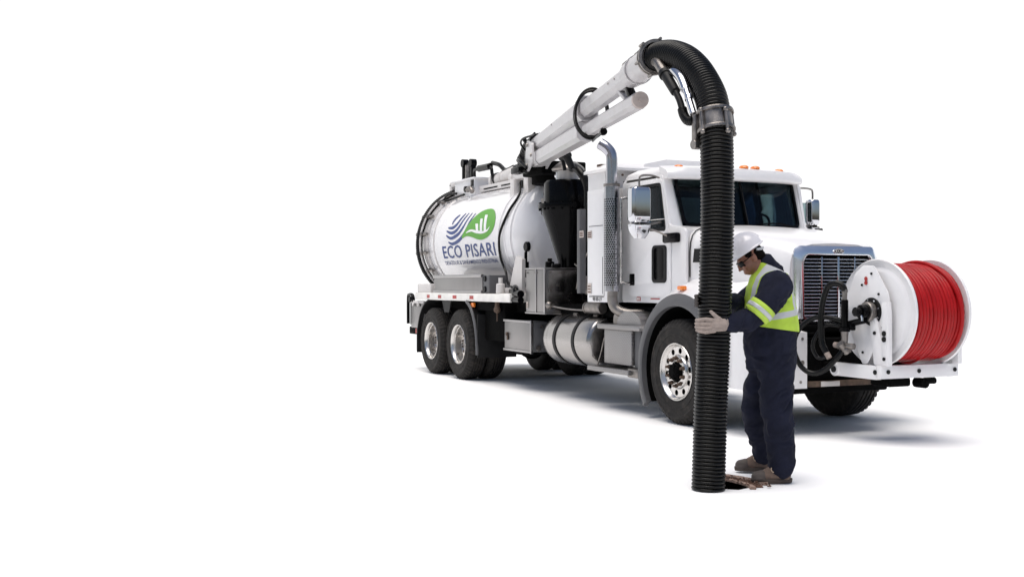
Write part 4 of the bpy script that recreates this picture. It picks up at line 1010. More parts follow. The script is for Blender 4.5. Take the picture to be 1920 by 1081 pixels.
for k in range(6):
    a = k * PI / 3 + .3; c = U1 + bd_ * .05 + (sdv * math.cos(a) + upv * math.sin(a)) * .138; b.cyl(c - bd_ * .03, c + bd_ * .09, .012, n=8)
b.done('boom_coupling', 'steel', bo)
# lower boom (lift cylinder housing)
L0 = V(-4.10, -.80, 3.085); L1 = V(1.741, -2.655, 2.895)
ld = (L1 - L0).normalized()
b = B(); w, h, ch = .098, .096, .04
b.loft([octo(L0.lerp(L1, .10), w, h, ch), octo(L0.lerp(L1, .60), w, h, ch)]); b.done('lower_boom_section', 'boom', bo, ang=20)
b = B(); b.loft([octo(L0.lerp(L1, .62), .062, .066, .03), octo(L1 - ld * .04, .062, .066, .03)]); b.done('lower_telescopic_section', 'boom', bo, ang=20)
b = B(); b.cyl(L1 - ld * .05, L1, .068, n=28, bev=.005); b.cyl(L1, L1 + ld * .012, .016, n=12); b.done('end_disc', 'tan', bo)
b = B(); c = U0.lerp(U1, .865); d_ = L0.lerp(L1, .955); b.beam(c - upv * .06, d_ + V(0, 0, .05), .07, .05, .006); b.done('boom_link', 'black', bo)
b = B(); b.beam(U0.lerp(U1, .83) - upv * .07, L0.lerp(L1, .93) + V(0, 0, .06), .09, .03, .004); b.done('link_plate', 'boom', bo)
# boom foot and turntable
b = B()
F = [(-.20, .04), (-.02, .22), (.50, .14), (.60, -.10), (.30, -.15), (.02, -.20), (-.14, -.13)]
bc = V(-4.20, -.76, 3.14)
for sg in (-1, 1):
    o_ = bc + sdv * (.115 * sg)
    me = fill2d([rpoly(F, .03)], .012, .003); b.add(me, frame(tuple(o_), tuple(bd_), tuple(upv)))
b.done('boom_foot_plate', 'boom', bo)
b = B(); b.loft([octo(L0 - ld * .05, .095, .09, .045), octo(L0.lerp(L1, .10), .112, .108, .05)]); b.done('boom_foot', 'boom', bo, ang=20)
bolts('boom_pin', [tuple(bc + bd_ * .52 + upv * -.02 + sdv * -.135), tuple(bc + bd_ * .1 + upv * .15 + sdv * -.135), tuple(bc + bd_ * .05 + upv * -.12 + sdv * -.135)], tuple(-sdv), .025, 'steel', bo, .02, 12)
b = B(); b.cyl((-4.45, -.35, 2.80), (-4.45, -.35, 3.04), .33, n=36, bev=.01); b.box(-4.62, -4.0, -.78, -.1, 2.90, 3.08, .02); b.done('turntable', 'under', bo)
b = B(); b.cyl((-3.02, -.98, 3.0), (-2.80, -.98, 3.01), .045, n=14, bev=.008); b.cyl((-3.0, -.97, 2.99), (-2.97, -.95, 2.84), .024, n=12); b.cyl((-2.83, -1.0, 3.0), (-2.80, -.93, 2.84), .050, .042, n=14, bev=.006); b.done('lift_cylinder', 'plastic', bo)
# suction line joining the boom at its root
ribbed('boom_suction_hose', [tuple(U0 + bd_ * .05 + upv * .05), tuple(U0 - bd_ * .25 + upv * .05), tuple(U0 - bd_ * .50 - V(0, 0, .02)), (-4.86, -.50, 3.14), (-4.88, -.48, 2.95)], .115, 'hose', bo, pitch=.04, amp=.005, n=24)
b = B()
for i in range(5): b.tube([(-5.25 + .06 * i, -.35, 3.02), (-5.12 + .03 * i, -.36, 3.18), (-5.12 + .05 * i, -.38, 3.38)], .010, 6, smooth=4)
b.done('control_lines', 'hose', bo)
b = B(); b.tube([tuple(U0 + bd_ * .3 + upv * .13), tuple(U0 + bd_ * .2 + upv * .15), tuple(U0 + bd_ * .0 + upv * .14)], .012, 6, smooth=3); b.done('boom_air_line', 'black', bo)
for k, P_ in enumerate(([(-4.80, -.62, 3.02), (-4.62, -.84, 3.12), (-4.40, -.93, 3.10), (-4.15, -.93, 2.98)], [(-4.75, -.56, 3.0), (-4.60, -.80, 3.04), (-4.42, -.92, 3.01), (-4.25, -.88, 2.92)],
                       [(-4.72, -.60, 3.22), (-4.60, -.80, 3.34), (-4.40, -.88, 3.40), (-4.15, -.86, 3.42), (-3.9, -.93, 3.42)], [(-5.0, -.45, 3.02), (-5.02, -.50, 3.22), (-4.85, -.60, 3.38), (-4.55, -.78, 3.42)])):
    b = B(); b.tube(P_, (.022, .018, .014, .030)[k], 10, smooth=6); b.done('hydraulic_hose', 'hose', bo)
b = B(); b.box(-4.62, -4.30, -.96, -.84, 2.93, 3.02, .015); b.cyl((-4.34, -.98, 2.98), (-4.34, -.86, 2.98), .035, n=14); b.done('rotation_motor', 'black', bo)
for k, P_ in enumerate(([(-8.45, -.52, 2.78), (-8.30, -.50, 2.92), (-8.05, -.42, 2.94)], [(-8.5, -.62, 2.70), (-8.38, -.60, 2.80), (-8.2, -.50, 2.84), (-7.7, -.42, 2.90)])):
    b = B(); b.tube(P_, .02, 8, smooth=5); b.done('top_hose', 'hose', tank)
# hoses looped round the boom at the telescopic joint
for dt, rr, kk in ((0, .225, 0), (.05, .245, .02), (.11, .22, -.015)):
    c = U0.lerp(U1, .605 + dt * .12) - upv * .085 + sdv * .0
    P = []
    for i in range(24):
        a = 2 * PI * i / 24; e = .17 if abs(math.cos(a)) > .5 else .17
        P.append(tuple(c + sdv * (-.165 * math.cos(a)) + upv * (rr * math.sin(a)) + bd_ * (kk + .05 * math.sin(a))))
    b = B(); b.tube(P, .013, 8, closed=True, smooth=2); b.done('hose_loop', 'hose', bo)
b = B(); c = L0.lerp(L1, .70) - upv * .10; b.tube([tuple(c - bd_ * .25 - upv * .03), tuple(c + bd_ * .1), tuple(c + bd_ * .30 + upv * .02)], .012, 6, smooth=3); b.cyl(c + bd_ * .28, c + bd_ * .34, .035, n=12, bev=.005); b.cyl(c + bd_ * .30 + upv * .1, c + bd_ * .30, .02, n=10); b.done('work_lamp', 'black', bo)
b = B()
for t in (.80, .84, .88): b.cyl(U0.lerp(U1, t) - sdv * .079 + upv * .02, U0.lerp(U1, t) - sdv * .084 + upv * .02, .010, n=8)
for t in (.05, .3, .56): b.cyl(U0.lerp(U1, t) - sdv * .1 + upv * .05, U0.lerp(U1, t) - sdv * .106 + upv * .05, .012, n=8)
b.done('boom_rivet', 'steel', bo)
b = B(); 
for t in (.86, .93): c = U0.lerp(U1, t) + upv * .12; b.cyl(c - bd_ * .06, c + bd_ * .06, .03, n=10); b.cyl(c, c - upv * .03, .02, n=8)
b.done('boom_top_fitting', 'steel', bo)

# ------------------------------------------------------------------ the big suction hose
sh = empty('suction_hose', (3.135, -2.951, 0), 'thick black ribbed suction hose hanging from the boom tip down into the manhole', 'hose')
HP = [(2.26, -2.83, 3.12), (2.36, -2.826, 3.122), (2.50, -2.826, 3.095), (2.66, -2.827, 3.03), (2.80, -2.830, 2.935), (2.92, -2.838, 2.82), (3.02, -2.850, 2.70), (3.075, -2.862, 2.58), (3.10, -2.87, 2.50)]
ribbed('upper_hose', HP, .108, 'hose', sh, pitch=.0255, amp=.0065, n=48)
ribbed('lower_hose', [(3.115, -2.873, 2.47), (3.145, -2.886, 2.256), (3.161, -2.895, 1.816), (3.156, -2.905, 1.451), (3.150, -2.918, 1.013), (3.141, -2.938, .503), (3.135, -2.951, .004)], .109, 'hose', sh, pitch=.0255, amp=.0065, n=48)
cc = V(3.098, -2.868, 2.525); cdv = V(.055, -.012, -.2).normalized()
b = B(); b.lathe([(-.055, .112), (-.055, .118), (.075, .118), (.075, .112)], cc, tuple(cdv), 48); b.done('coupling_sleeve', 'steel', sh)
b = B()
for t in (-.062, .068): b.lathe([(t - .012, .118), (t - .012, .130), (t, .134), (t + .012, .130), (t + .012, .118)], cc, tuple(cdv), 48)
b.done('coupling_ring', 'steel', sh, label='two steel coupling rings on the hose')
for a in (-.9, .4, 1.9, 3.4):
    b = B(); d_ = RGT * math.sin(a) - FWD * math.cos(a); c = cc + d_ * .137
    b.cyl(c - cdv * .075, c + cdv * .085, .011, n=8); b.sphere(c - cdv * .075, .018); b.sphere(c + cdv * .085, .018)
    b.done('coupling_clamp_bolt', 'steel', sh)
b = B(); b.tube([(2.356, -2.895, 3.07), (2.45, -2.93, 3.04), (2.56, -2.95, 2.955), (2.63, -2.96, 2.90)], .036, 16, smooth=5); b.done('elbow_pipe', 'steel', sh)
b = B(); b.cyl((2.60, -2.96, 2.93), (2.78, -2.985, 2.77), .040, .036, 18, bev=.006); b.cyl((2.585, -2.958, 2.945), (2.61, -2.962, 2.92), .048, n=18); b.tube([(2.78, -2.985, 2.77), (2.84, -2.99, 2.70), (2.88, -2.995, 2.63)], .024, 12, smooth=3); b.done('water_hose_fitting', 'plastic', sh)
ribbed('water_hose', [(2.87, -2.99, 2.64), (2.90, -2.995, 2.59), (2.95, -2.995, 2.545), (3.0, -2.98, 2.54)], .032, 'hose', sh, pitch=.014, amp=.003, n=16)
b = B(); b.tube([(2.62, -2.93, 2.945), (2.72, -2.95, 2.925), (2.82, -2.965, 2.86), (2.89, -2.975, 2.77)], .034, 14, smooth=5); b.cyl((2.89, -2.975, 2.78), (3.02, -2.995, 2.58), .024, n=14); b.cyl((2.935, -2.98, 2.72), (2.95, -2.985, 2.69), .03, n=14); b.done('hose_support_arm', 'chrome', sh)
b = B(); b.box(3.0, 3.05, -3.0, -2.95, 2.38, 2.58, .008); b.cyl((3.03, -3.01, 2.37), (3.03, -2.95, 2.37), .035, n=14, bev=.006); b.done('support_bracket', 'steel', sh)

# ------------------------------------------------------------------ hose reel on its frame
hr = empty('hose_reel', (1.8, 0, .55), 'white hose reel wound with red hose, mounted in front of the truck grille', 'hose reel')
RX, RZ = 1.857, 1.155
YN, YF = -.285, .295
def flange(y, s):
    b = B()
    b.lathe([(0, .475), (.012, .478), (.024, .472), (.024, .40), (.045, .385), (.045, .12), (.0, .12)], (RX, y, RZ), (0, s, 0), 96)
    b.lathe([(-.012, .468), (-.012, .478), (.024, .480), (.030, .472), (.026, .462), (-.006, .462)], (RX, y, RZ), (0, s, 0), 96)
    return b
# flange discs: outer face bulges outwards a little
for y, s in ((YN, -1), (YF, 1)):
    b = B()
    b.lathe([(0, .10), (0, .462), (.0, .47), (.022, .476), (.030, .468), (.018, .455), (.012, .40), (.032, .375), (.036, .36), (.036, .10)], (RX, y, RZ), (0, s, 0), 96); b.done('reel_flange', 'white', hr)
b = B(); b.cyl((RX, YN, RZ), (RX, YF, RZ), .18, n=40); b.done('reel_drum', 'white', hr)
# red hose: one long helix in layers
P = []; N = 13; hr_ = .0200
for layer, (R0, rev) in enumerate(((.388, 0), (.420, 1))):
    n = N
    for i in range(n * 40 + 1):
        t = i / (n * 40); tt = 1 - t if rev else t
        wob = .004 * math.sin(7 * t * PI + layer) + .003 * noise.noise(V(t * 30, layer, 0))
        y = YN + .03 + (YF - YN - .06) * tt + wob; a = i / 40 * 2 * PI
        P.append((RX + (R0 + .004 * noise.noise(V(a * .35, 3, layer))) * math.cos(a), y, RZ + (R0 + .004 * noise.noise(V(a * .35, 9, layer))) * math.sin(a)))
b = B(); b.tube(P, hr_, 10); b.done('red_hose', 'red', hr)
P = []
for i in range(70):   # two crossing turns on top of the pack
    t = i / 69; a = -1.6 + t * 2 * PI * 1.15; q_ = .447 - .05 * (max(0, .12 - t) / .12 + max(0, t - .88) / .12); P.append((RX + q_ * math.cos(a), YF - .06 - .27 * (t ** 1.5) + .03 * math.sin(t * 9), RZ + q_ * math.sin(a)))
b = B(); b.tube(P, hr_, 10); b.done('red_hose_crossing_turn', 'red', hr)
b = B(); b.lathe([(YN + .01, .36), (YF - .01, .36)], (RX, 0, RZ), (0, 1, 0), 64); b.done('inner_hose_layer', 'red', hr)
# base frame
FX0, FX1, FY0, FY1 = 1.43, 2.04, -.43, .47
b = B(); b.box(FX1 - .06, FX1, FY0, FY1, .585, .70, .004); b.done('front_beam', 'white', hr)
b = B(); b.box(FX0, FX1 - .062, FY0, FY0 + .06, .575, .695, .004); b.box(FX0, FX1 - .062, FY1 - .06, FY1, .575, .695, .004); b.done('side_beam', 'white', hr)
b = B(); b.box(1.2, FX0 + .1, FY0 + .07, FY0 + .17, .58, .68, .006); b.box(1.2, FX0 + .1, FY1 - .17, FY1 - .07, .58, .68, .006); b.box(1.45, 1.6, -.3, .3, .56, .62, .01); b.box(1.7, 1.95, -.25, .0, .50, .58, .02); b.cyl((1.9, .1, .53), (2.02, .1, .53), .045, n=12); b.cyl((2.0, .1, .55), (2.0, .22, .55), .03, n=12); b.done('mounting_arm', 'under', hr)
b = B(); b.cyl((FX0 + .03, FY0 - .02, .635), (FX0 + .03, FY0 + .03, .635), .062, n=28, bev=.006); b.done('pivot_boss', 'white', hr)
b = B(); b.cyl((FX0 + .03, FY0 - .022, .635), (FX0 + .03, FY0 - .032, .635), .03, n=20); b.cyl((1.97, FY0 - .002, .64), (1.97, FY0 - .006, .64), .022, n=14)
for y in (FY0 + .08, 0.0, FY1 - .05): b.cyl((FX1, y, .645), (FX1 + .008, y, .645), .019, n=14)
b.done('frame_bolt', 'plastic', hr)
# side plates (A-frames)
def aframe(y, s):
    pts = [(1.49, 1.165), (1.645, 1.50), (1.75, 1.575), (1.885, 1.568), (2.06, 1.33), (2.10, 1.16), (2.10, .70), (2.02, .70), (2.0, 1.0), (1.80, .70), (1.74, .70)]
    plate('side_plate', [rpoly(pts, .02), circ2(RX, RZ, .105, 32)], .008, (0, y, 0), (1, 0, 0), (0, 0, 1), 'white', hr, .002)
    b = B(); b.box(2.03, 2.10, min(y, y + s * .05), max(y, y + s * .05), .70, 1.25, .004); b.done('upright_post', 'white', hr)
    brc = [(1.865, 1.10), (1.915, 1.13), (1.96, 1.06), (2.045, .80), (2.045, .702), (1.92, .702)]
    plate('brace', [rpoly(brc, .02)], .03, (0, y - .018 if s < 0 else y + .018, 0), (1, 0, 0), (0, 0, 1), 'white', hr, .003)
aframe(-.365, -1); aframe(.40, 1)
b = B()
for x, z in ((1.55, 1.17), (1.62, 1.0), (1.74, 1.40), (1.86, 1.50), (1.95, 1.32), (2.0, 1.03), (1.75, .80)): b.cyl((x, -.370, z), (x, -.380, z), .011, n=8)
b.cyl((2.065, -.418, .98), (2.065, -.424, .98), .024, n=16); b.cyl((2.065, -.418, .93), (2.065, -.424, .93), .024, n=16); b.cyl((2.065, -.418, .76), (2.065, -.424, .76), .016, n=14)
b.cyl((1.93, -.40, .98), (1.93, -.408, .98), .016, n=12)
b.done('side_plate_bolt', 'plastic', hr)
b = B(); b.cyl((1.79, -.371, 1.455), (1.79, -.3755, 1.455), .02, n=12); b.cyl((1.79, -.371, 1.42), (1.79, -.3755, 1.42), .02, n=12); b.done('red_mark', 'redtape', hr)
# hub, swivel, valve and small hoses on the near side
b = B(); b.cyl((RX, YN - .02, RZ + .01), (RX, -.378, RZ + .01), .125, n=40, bev=.005); b.done('hub_plate', 'plastic', hr)
b = B(); b.cyl((RX, -.378, RZ + .01), (RX, -.44, RZ + .01), .088, n=36, bev=.008); b.done('hub_bearing', 'steel', hr)
b = B(); b.cyl((RX, -.44, RZ + .01), (RX, -.50, RZ + .01), .062, n=28, bev=.006); b.cyl((RX, -.50, RZ + .01), (RX, -.56, RZ + .01), .040, n=24, bev=.006); b.cyl((RX + .02, -.45, RZ - .06), (RX - .18, -.45, RZ - .10), .030, n=16); b.box(RX - .27, RX - .14, -.48, -.42, RZ - .16, RZ - .08, .01); b.done('swivel_joint', 'black', hr)
b = B()
for k in range(8):
    a = k * PI / 4 + .3; b.cyl((RX + .105 * math.cos(a), -.378, RZ + .01 + .105 * math.sin(a)), (RX + .105 * math.cos(a), -.388, RZ + .01 + .105 * math.sin(a)), .009, n=8)
b.tube([(RX - .03, -.52, RZ + .05), (RX + .02, -.50, RZ - .02), (RX + .03, -.50, RZ - .07)], .010, 8, smooth=3)
b.done('hub_bolt', 'chrome', hr)
b = B(); b.cyl((1.66, -.50, 1.02), (1.66, -.50, 1.27), .032, n=20, bev=.006); b.cyl((1.66, -.50, .985), (1.66, -.50, 1.02), .048, n=20); b.done('filter_body', 'black', hr)
b = B(); b.cyl((1.66, -.50, 1.27), (1.66, -.50, 1.34), .022, n=16); b.cyl((1.66, -.50, 1.335), (1.66, -.50, 1.36), .028, n=16); b.cyl((1.66, -.50, .85), (1.66, -.50, .985), .026, .034, 18); b.cyl((1.60, -.52, .855), (1.76, -.48, .855), .028, n=14); b.cyl((1.66, -.55, .88), (1.66, -.47, .80), .035, n=14); b.box(1.62, 1.72, -.53, -.47, .80, .84, .01); b.done('ball_valve', 'steel', hr)
b = B(); b.cyl((1.56, -.535, .865), (1.60, -.525, .860), .026, n=14, bev=.006); b.cyl((1.535, -.605, .80), (1.57, -.595, .745), .026, n=12); b.done('valve_handle', 'glove', hr)
b = B(); b.tube([(1.66, -.50, 1.345), (1.65, -.51, 1.385), (1.60, -.54, 1.415), (1.53, -.58, 1.38), (1.49, -.61, 1.22), (1.485, -.62, 1.02), (1.50, -.62, .88), (1.54, -.605, .79)], .028, 14, smooth=6)
b.tube([(1.66, -.44, 1.05), (1.58, -.52, 1.09), (1.50, -.60, 1.11), (1.40, -.66, 1.09), (1.31, -.74, .98), (1.28, -.76, .82), (1.33, -.72, .66), (1.42, -.66, .60), (1.52, -.60, .64), (1.62, -.54, .76), (1.66, -.50, .84)], .024, 12, smooth=7)
b.tube([(1.62, -.46, 1.02), (1.52, -.58, 1.04), (1.45, -.63, .96), (1.42, -.66, .84), (1.46, -.63, .74), (1.55, -.60, .76)], .018, 12, smooth=6)
b.done('jumper_hose', 'hose', hr)

# ------------------------------------------------------------------ manhole
mh = empty('manhole_rim', (2.9, -2.45, 0), 'worn rust-brown curved manhole edge at the foot of the hose, under the worker boots', 'manhole')
def L(u, v, z): return gp(u, v, z)      # metres right of / away from the camera station
mcx, mcw = 1.19, 7.70
def mseg(name, r0, r1, a0, a1, z0, z1, m, n=10, jit=.016):
    b = B(); R = []
    for i in range(n + 1):
        a = math.radians(a0 + (a1 - a0) * i / n); j = jit * noise.noise(V(i * 1.7, r0 * 9, a0)); c, s_ = math.cos(a), math.sin(a)
        R.append([L(mcx + (r0 + j) * c, mcw + (r0 + j) * s_, z0), L(mcx + (r1 - j) * c, mcw + (r1 - j) * s_, z0), L(mcx + (r1 - j) * c, mcw + (r1 - j) * s_, z1 + j * .5), L(mcx + (r0 + j) * c, mcw + (r0 + j) * s_, z1 + j)])
    b.loft([[tuple(p) for p in q] for q in R]); return b.done(name, m, mh, ang=50)
rows = ((.44, .485, .018, 'stone', -4, 62, 3), (.485, .545, .012, 'soil', 4, 66, 4), (.545, .62, .020, 'stone', 12, 70, 3))
for r0, r1, z, m, a0, a1, k in rows:
    for i in range(k):
        d_ = (a1 - a0) / k; mseg('brick', r0 + .002, r1 - .002, a0 + i * d_ + .3, a0 + (i + 1) * d_ - .3, .002, z, m)
b = B(); top = [V(*p, 0) for p in hole_w]; bot = [p + V(0, 0, -.35) for p in top]
b.loft([[tuple(p) for p in top], [tuple(p) for p in bot]], cap0=False); b.done('pit', 'pit', mh)

b = B(); rnd = random.Random(3)
for i in range(140):
    a = math.radians(rnd.uniform(2, 60)); rr = rnd.uniform(.45, .60); p = L(mcx + rr * math.cos(a), mcw + rr * math.sin(a), rnd.uniform(.012, .022)); q = rnd.uniform(.004, .011)
    n0 = len(b.b.verts); v = bmesh.ops.create_icosphere(b.b, subdivisions=1, radius=q)['verts']
    for w in v: w.co = V(w.co.x * rnd.uniform(.7, 1.5), w.co.y * rnd.uniform(.7, 1.4), w.co.z * .7) + p
b.done('loose_dirt', 'soil', mh, kind='stuff', flat=True)
# ------------------------------------------------------------------ the worker
PL = gp((1445 - 960) / 2100 * 7.98, 7.98)
ARG = YAW
pr_ = empty('person', (PL.x, PL.y, 0), 'worker in white hard hat, hi-vis vest and navy overalls holding the thick black hose', 'person', rz=math.atan2(RGT.y, RGT.x))
def blob(name, parts, m, vox=.009, sm=4, wr=0., wscale=.12, seed=0, wz=.75, post=None, label=None, iters=None, child=True, par=None):
    """joined tapered limbs and ellipsoids -> one continuous skin (local coordinates: x right, y away, z up)"""
    b = B()
    for p in parts:
        k = p[0]
        if k == 'c':                        # chain of (x,y,z,r)
            ch = p[1]
            for i in range(len(ch) - 1):
                a, q = ch[i], ch[i + 1]; b.cyl(a[:3], q[:3], a[3], q[3], 20)
            for a in ch: b.sphere(a[:3], a[3], seg=20)
        elif k == 'e':                      # ellipsoid centre, radii, tilt about y, tilt about z
            c, r = p[1], p[2]; ty = p[3] if len(p) > 3 else 0; tz = p[4] if len(p) > 4 else 0
            vs = bmesh.ops.create_uvsphere(b.b, u_segments=28, v_segments=18, radius=1)['verts']
            Rm = Matrix.Rotation(math.radians(tz), 3, 'Z') @ Matrix.Rotation(math.radians(ty), 3, 'Y')
            for v in vs: v.co = Rm @ V(v.co.x * r[0], v.co.y * r[1], v.co.z * r[2]) + V(*c)
        elif k == 'l':                      # loft of ellipses (cx, cy, z, rx, ry)
            R = [[(cx + rx * math.cos(t), cy_ + ry * math.sin(t), z) for t in [2 * PI * i / 32 for i in range(32)]] for cx, cy_, z, rx, ry in p[1]]
            b.loft(R)
        elif k == 'b': b.box(*p[1], p[2])
    me = bpy.data.meshes.new('tmp'); bmesh.ops.recalc_face_normals(b.b, faces=b.b.faces[:]); b.b.to_mesh(me); b.b.free()
    o = bpy.data.objects.new('tmp', me); COL.objects.link(o)
    r = o.modifiers.new('r', 'REMESH'); r.mode = 'VOXEL'; r.voxel_size = vox
    s_ = o.modifiers.new('s', 'SMOOTH'); s_.iterations = sm; s_.factor = .5
    me2 = eval_mesh(o); bpy.data.objects.remove(o); bpy.data.meshes.remove(me)
    b = B(); b.add(me2); bmesh.ops.recalc_face_normals(b.b, faces=b.b.faces[:]); b.b.normal_update()
    if wr:
        for v in b.b.verts:
            p = v.co; q = V((p.x + p.z * .45) / wscale, p.y / wscale, (p.z - p.x * .8) / (wscale * wz)) + V(seed, seed * 2, 0)
            f_ = noise.noise(q + V(noise.noise(q), 0, noise.noise(q + V(5, 1, 1))) * 1.2); ridge = 1 - 2 * abs(f_)
            v.co = p + v.normal * wr * (ridge * .8 + noise.noise(q * 1.9) * .25 - .3)
    if post: post(b.b)
    return b.done_local(name, m, par if par else pr_, label)
def done_local(s, name, m, parent, label=None):
    me = bpy.data.meshes.new(name)
    bmesh.ops.recalc_face_normals(s.b, faces=s.b.faces[:])
    for f in s.b.faces: f.smooth = True
    s.b.to_mesh(me); s.b.free(); me.materials.append(M[m] if isinstance(m, str) else m)
    o = bpy.data.objects.new(name, me); COL.objects.link(o); o.parent = parent
    if label: o['label'] = label
    return o
B.done_local = done_local

# head frame: centre, tilted forward (towards -x) and down
HC = V(-.150, 0, 1.598); HT = math.radians(-33)
HR = Matrix.Rotation(HT, 3, 'Y')
def hp(x, y, z): return HC + HR @ V(x, y, z)
TD = -33
def he(x, y, z, rx, ry, rz, t=0): return ('e', tuple(hp(x, y, z)), (rx, ry, rz), TD + t)
head = [he(.012, 0, .035, .095, .076, .088), he(-.028, 0, -.03, .066, .062, .085), he(-.05, 0, -.082, .036, .040, .030), he(-.02, 0, -.06, .055, .055, .05),
        he(-.094, 0, -.022, .018, .014, .026, -20), he(-.108, 0, -.040, .014, .014, .011), he(-.085, 0, -.072, .012, .024, .008), he(-.082, 0, -.084, .012, .022, .009),
        he(-.078, 0, .016, .016, .052, .012), he(-.062, .038, -.03, .026, .022, .03), he(-.062, -.038, -.03, .026, .022, .03),
        he(.012, -.076, -.012, .020, .010, .032), he(.012, .076, -.012, .020, .010, .032),
        ('c', [(-.055, 0, 1.46, .062), (-.085, 0, 1.53, .060), (-.12, 0, 1.57, .058)])]
SH_N, EL_N, WR_N = (.0, -.185, 1.41), (-.215, -.235, 1.155), (-.452, -.400, 1.138)
SH_F, EL_F, WR_F = (-.03, .16, 1.38), (-.20, .12, 1.25), (-.37, -.17, 1.30)
body = head + [('l', [(-.0, 0, .86, .13, .15), (-.0, 0, 1.0, .14, .16), (-.01, 0, 1.2, .12, .16), (-.015, 0, 1.36, .11, .17), (-.02, 0, 1.45, .07, .12)]),
        ('c', [SH_N + (.06,), EL_N + (.045,), WR_N + (.03,)]), ('c', [SH_F + (.06,), EL_F + (.045,), WR_F + (.03,)]),
        ('c', [(-.43, -.405, 1.135, .030), (-.455, -.43, 1.13, .026)]), ('c', [(-.40, -.19, 1.29, .028)] * 2),
        ('c', [(.01, -.09, .88, .085), (.025, -.09, .5, .06), (.06, -.06, .12, .042)]), ('c', [(-.01, .09, .88, .085), (-.075, .16, .52, .06), (.035, .36, .12, .042)]),
        ('e', (.0, -.06, .05), (.10, .035, .035)), ('e', (-.03, .38, .05), (.10, .035, .035))]
blob('body', body, 'skin', .0065, 3)
# trousers and shirt
blob('trousers', [('l', [(.0, 0, .80, .165, .175), (.0, 0, .90, .172, .185), (.0, 0, 1.0, .165, .185), (.0, 0, 1.05, .15, .17)]),
    ('c', [(.015, -.085, .84, .125), (.02, -.085, .66, .118), (.03, -.08, .48, .108), (.05, -.07, .30, .098), (.063, -.062, .16, .090), (.064, -.06, .125, .088)]),
    ('c', [(-.02, .085, .84, .120), (-.055, .12, .66, .108), (-.075, .17, .52, .096), (-.045, .24, .36, .086), (.018, .335, .20, .080), (.032, .355, .15, .080)])],
    'navy', .009, 3, .021, .20, 2, wz=.6)
blob('shirt', [('l', [(.0, 0, .895, .176, .190), (-.005, 0, .95, .184, .198), (-.005, 0, 1.05, .182, .198), (-.002, 0, 1.15, .172, .195), (-.010, 0, 1.28, .158, .195), (-.012, 0, 1.38, .140, .19), (-.01, 0, 1.45, .105, .15), (-.02, 0, 1.50, .075, .09)]),
    ('c', [(.0, -.155, 1.385, .115), (-.045, -.215, 1.31, .098), (-.12, -.235, 1.23, .087), EL_N + (.078,), (-.31, -.31, 1.145, .066), (WR_N[0] + .03, WR_N[1] + .02, WR_N[2], .052)]),
    ('c', [(-.02, .15, 1.36, .10), (-.10, .17, 1.30, .088), EL_F + (.076,), (-.28, -.02, 1.275, .066), (WR_F[0] + .01, WR_F[1] + .02, WR_F[2], .048)]),
    ('c', [(.02, 0, 1.47, .085), (-.02, 0, 1.515, .080), (-.035, 0, 1.545, .074)])],
    'navy', .009, 3, .016, .13, 7)
# vest: torso shell, hem cut clean
def cut_vest(bm):
    for co, no in (((0, 0, 1.095), V(-.14, 0, -1)), ((-.02, 0, 1.535), V(.45, 0, 1))):
        g = bm.verts[:] + bm.edges[:] + bm.faces[:]
        bmesh.ops.bisect_plane(bm, geom=g, plane_co=co, plane_no=no.normalized(), clear_outer=True)
blob('vest', [('l', [(-.002, 0, 1.0, .196, .210), (-.000, 0, 1.10, .196, .210), (-.004, 0, 1.20, .189, .209), (-.010, 0, 1.30, .175, .207), (-.010, 0, 1.38, .160, .205), (-.006, 0, 1.45, .138, .19), (-.008, 0, 1.50, .112, .135), (-.02, 0, 1.56, .08, .09)])],
    'vest', .009, 3, .004, .1, 4, post=cut_vest)
# arm band near the elbow
def band(name, a, c, r0, r1, m, off):
    a, c = V(*a), V(*c); d = (c - a).normalized(); b = B(); L_ = (c - a).length
    b.lathe([(0, r0 - .01), (0, r0), (L_ * .25, r0 + (r1 - r0) * .25 + .002), (L_ * .5, (r0 + r1) / 2), (L_ * .75, r0 + (r1 - r0) * .75 + .002), (L_, r1), (L_, r1 - .01)], a, tuple(d), 40)
    return b.done_local(name, m, pr_)
pA = V(-.105, -.235, 1.252); pB = V(-.165, -.24, 1.182); dd = (pB - pA)
band('arm_band', pA - dd * .05, pA + dd * 1.0, .098, .093, 'hivis', 0)
band('arm_band_tape', pA + dd * .30, pA + dd * .62, .1005, .0985, 'tape', 0)
# hard hat
b = B(); seg = 40; R = []
hatc = V(.006, 0, .058)
for i in range(12):
    t = i / 11 * PI / 2; rr, zz = math.cos(t), math.sin(t)
    R.append([tuple(hp(hatc.x + .130 * max(rr, .02) * math.cos(a), .104 * max(rr, .02) * math.sin(a) * (1 - 0), hatc.z + .118 * zz + (.006 * max(0, 1 - abs(math.sin(a) * rr * .104) / .022) if i > 2 else 0))) for a in [2 * PI * k / seg for k in range(seg)]])
b.loft(R, cap0=False); 
R = []
for o_, zz in ((1.0, .0), (1.06, -.006), (1.07, -.012), (1.04, -.014), (.97, -.004)):
    ring = []
    for k in range(seg):
        a = 2 * PI * k / seg; fr = max(0, -math.cos(a)) ** 2.2; e = (o_ - 1)
        ring.append(tuple(hp(hatc.x + (.130 * o_ + (.30 * e + .0) * fr * (1 if e > 0 else 0)) * math.cos(a), .104 * o_ * math.sin(a), hatc.z + zz - .010 * fr * (e > 0))))
    R.append(ring)
b.loft(R, cap0=False, cap1=False); b.done_local('hard_hat', 'helmet', pr_)
b = B(); b.tube([tuple(hp(hatc.x + .1315 * math.cos(t), 0, hatc.z + .1215 * math.sin(t))) for t in [.25 + (PI - .5) * i / 20 for i in range(21)]], .006, 8); b.done_local('hat_ridge', 'helmet', pr_)
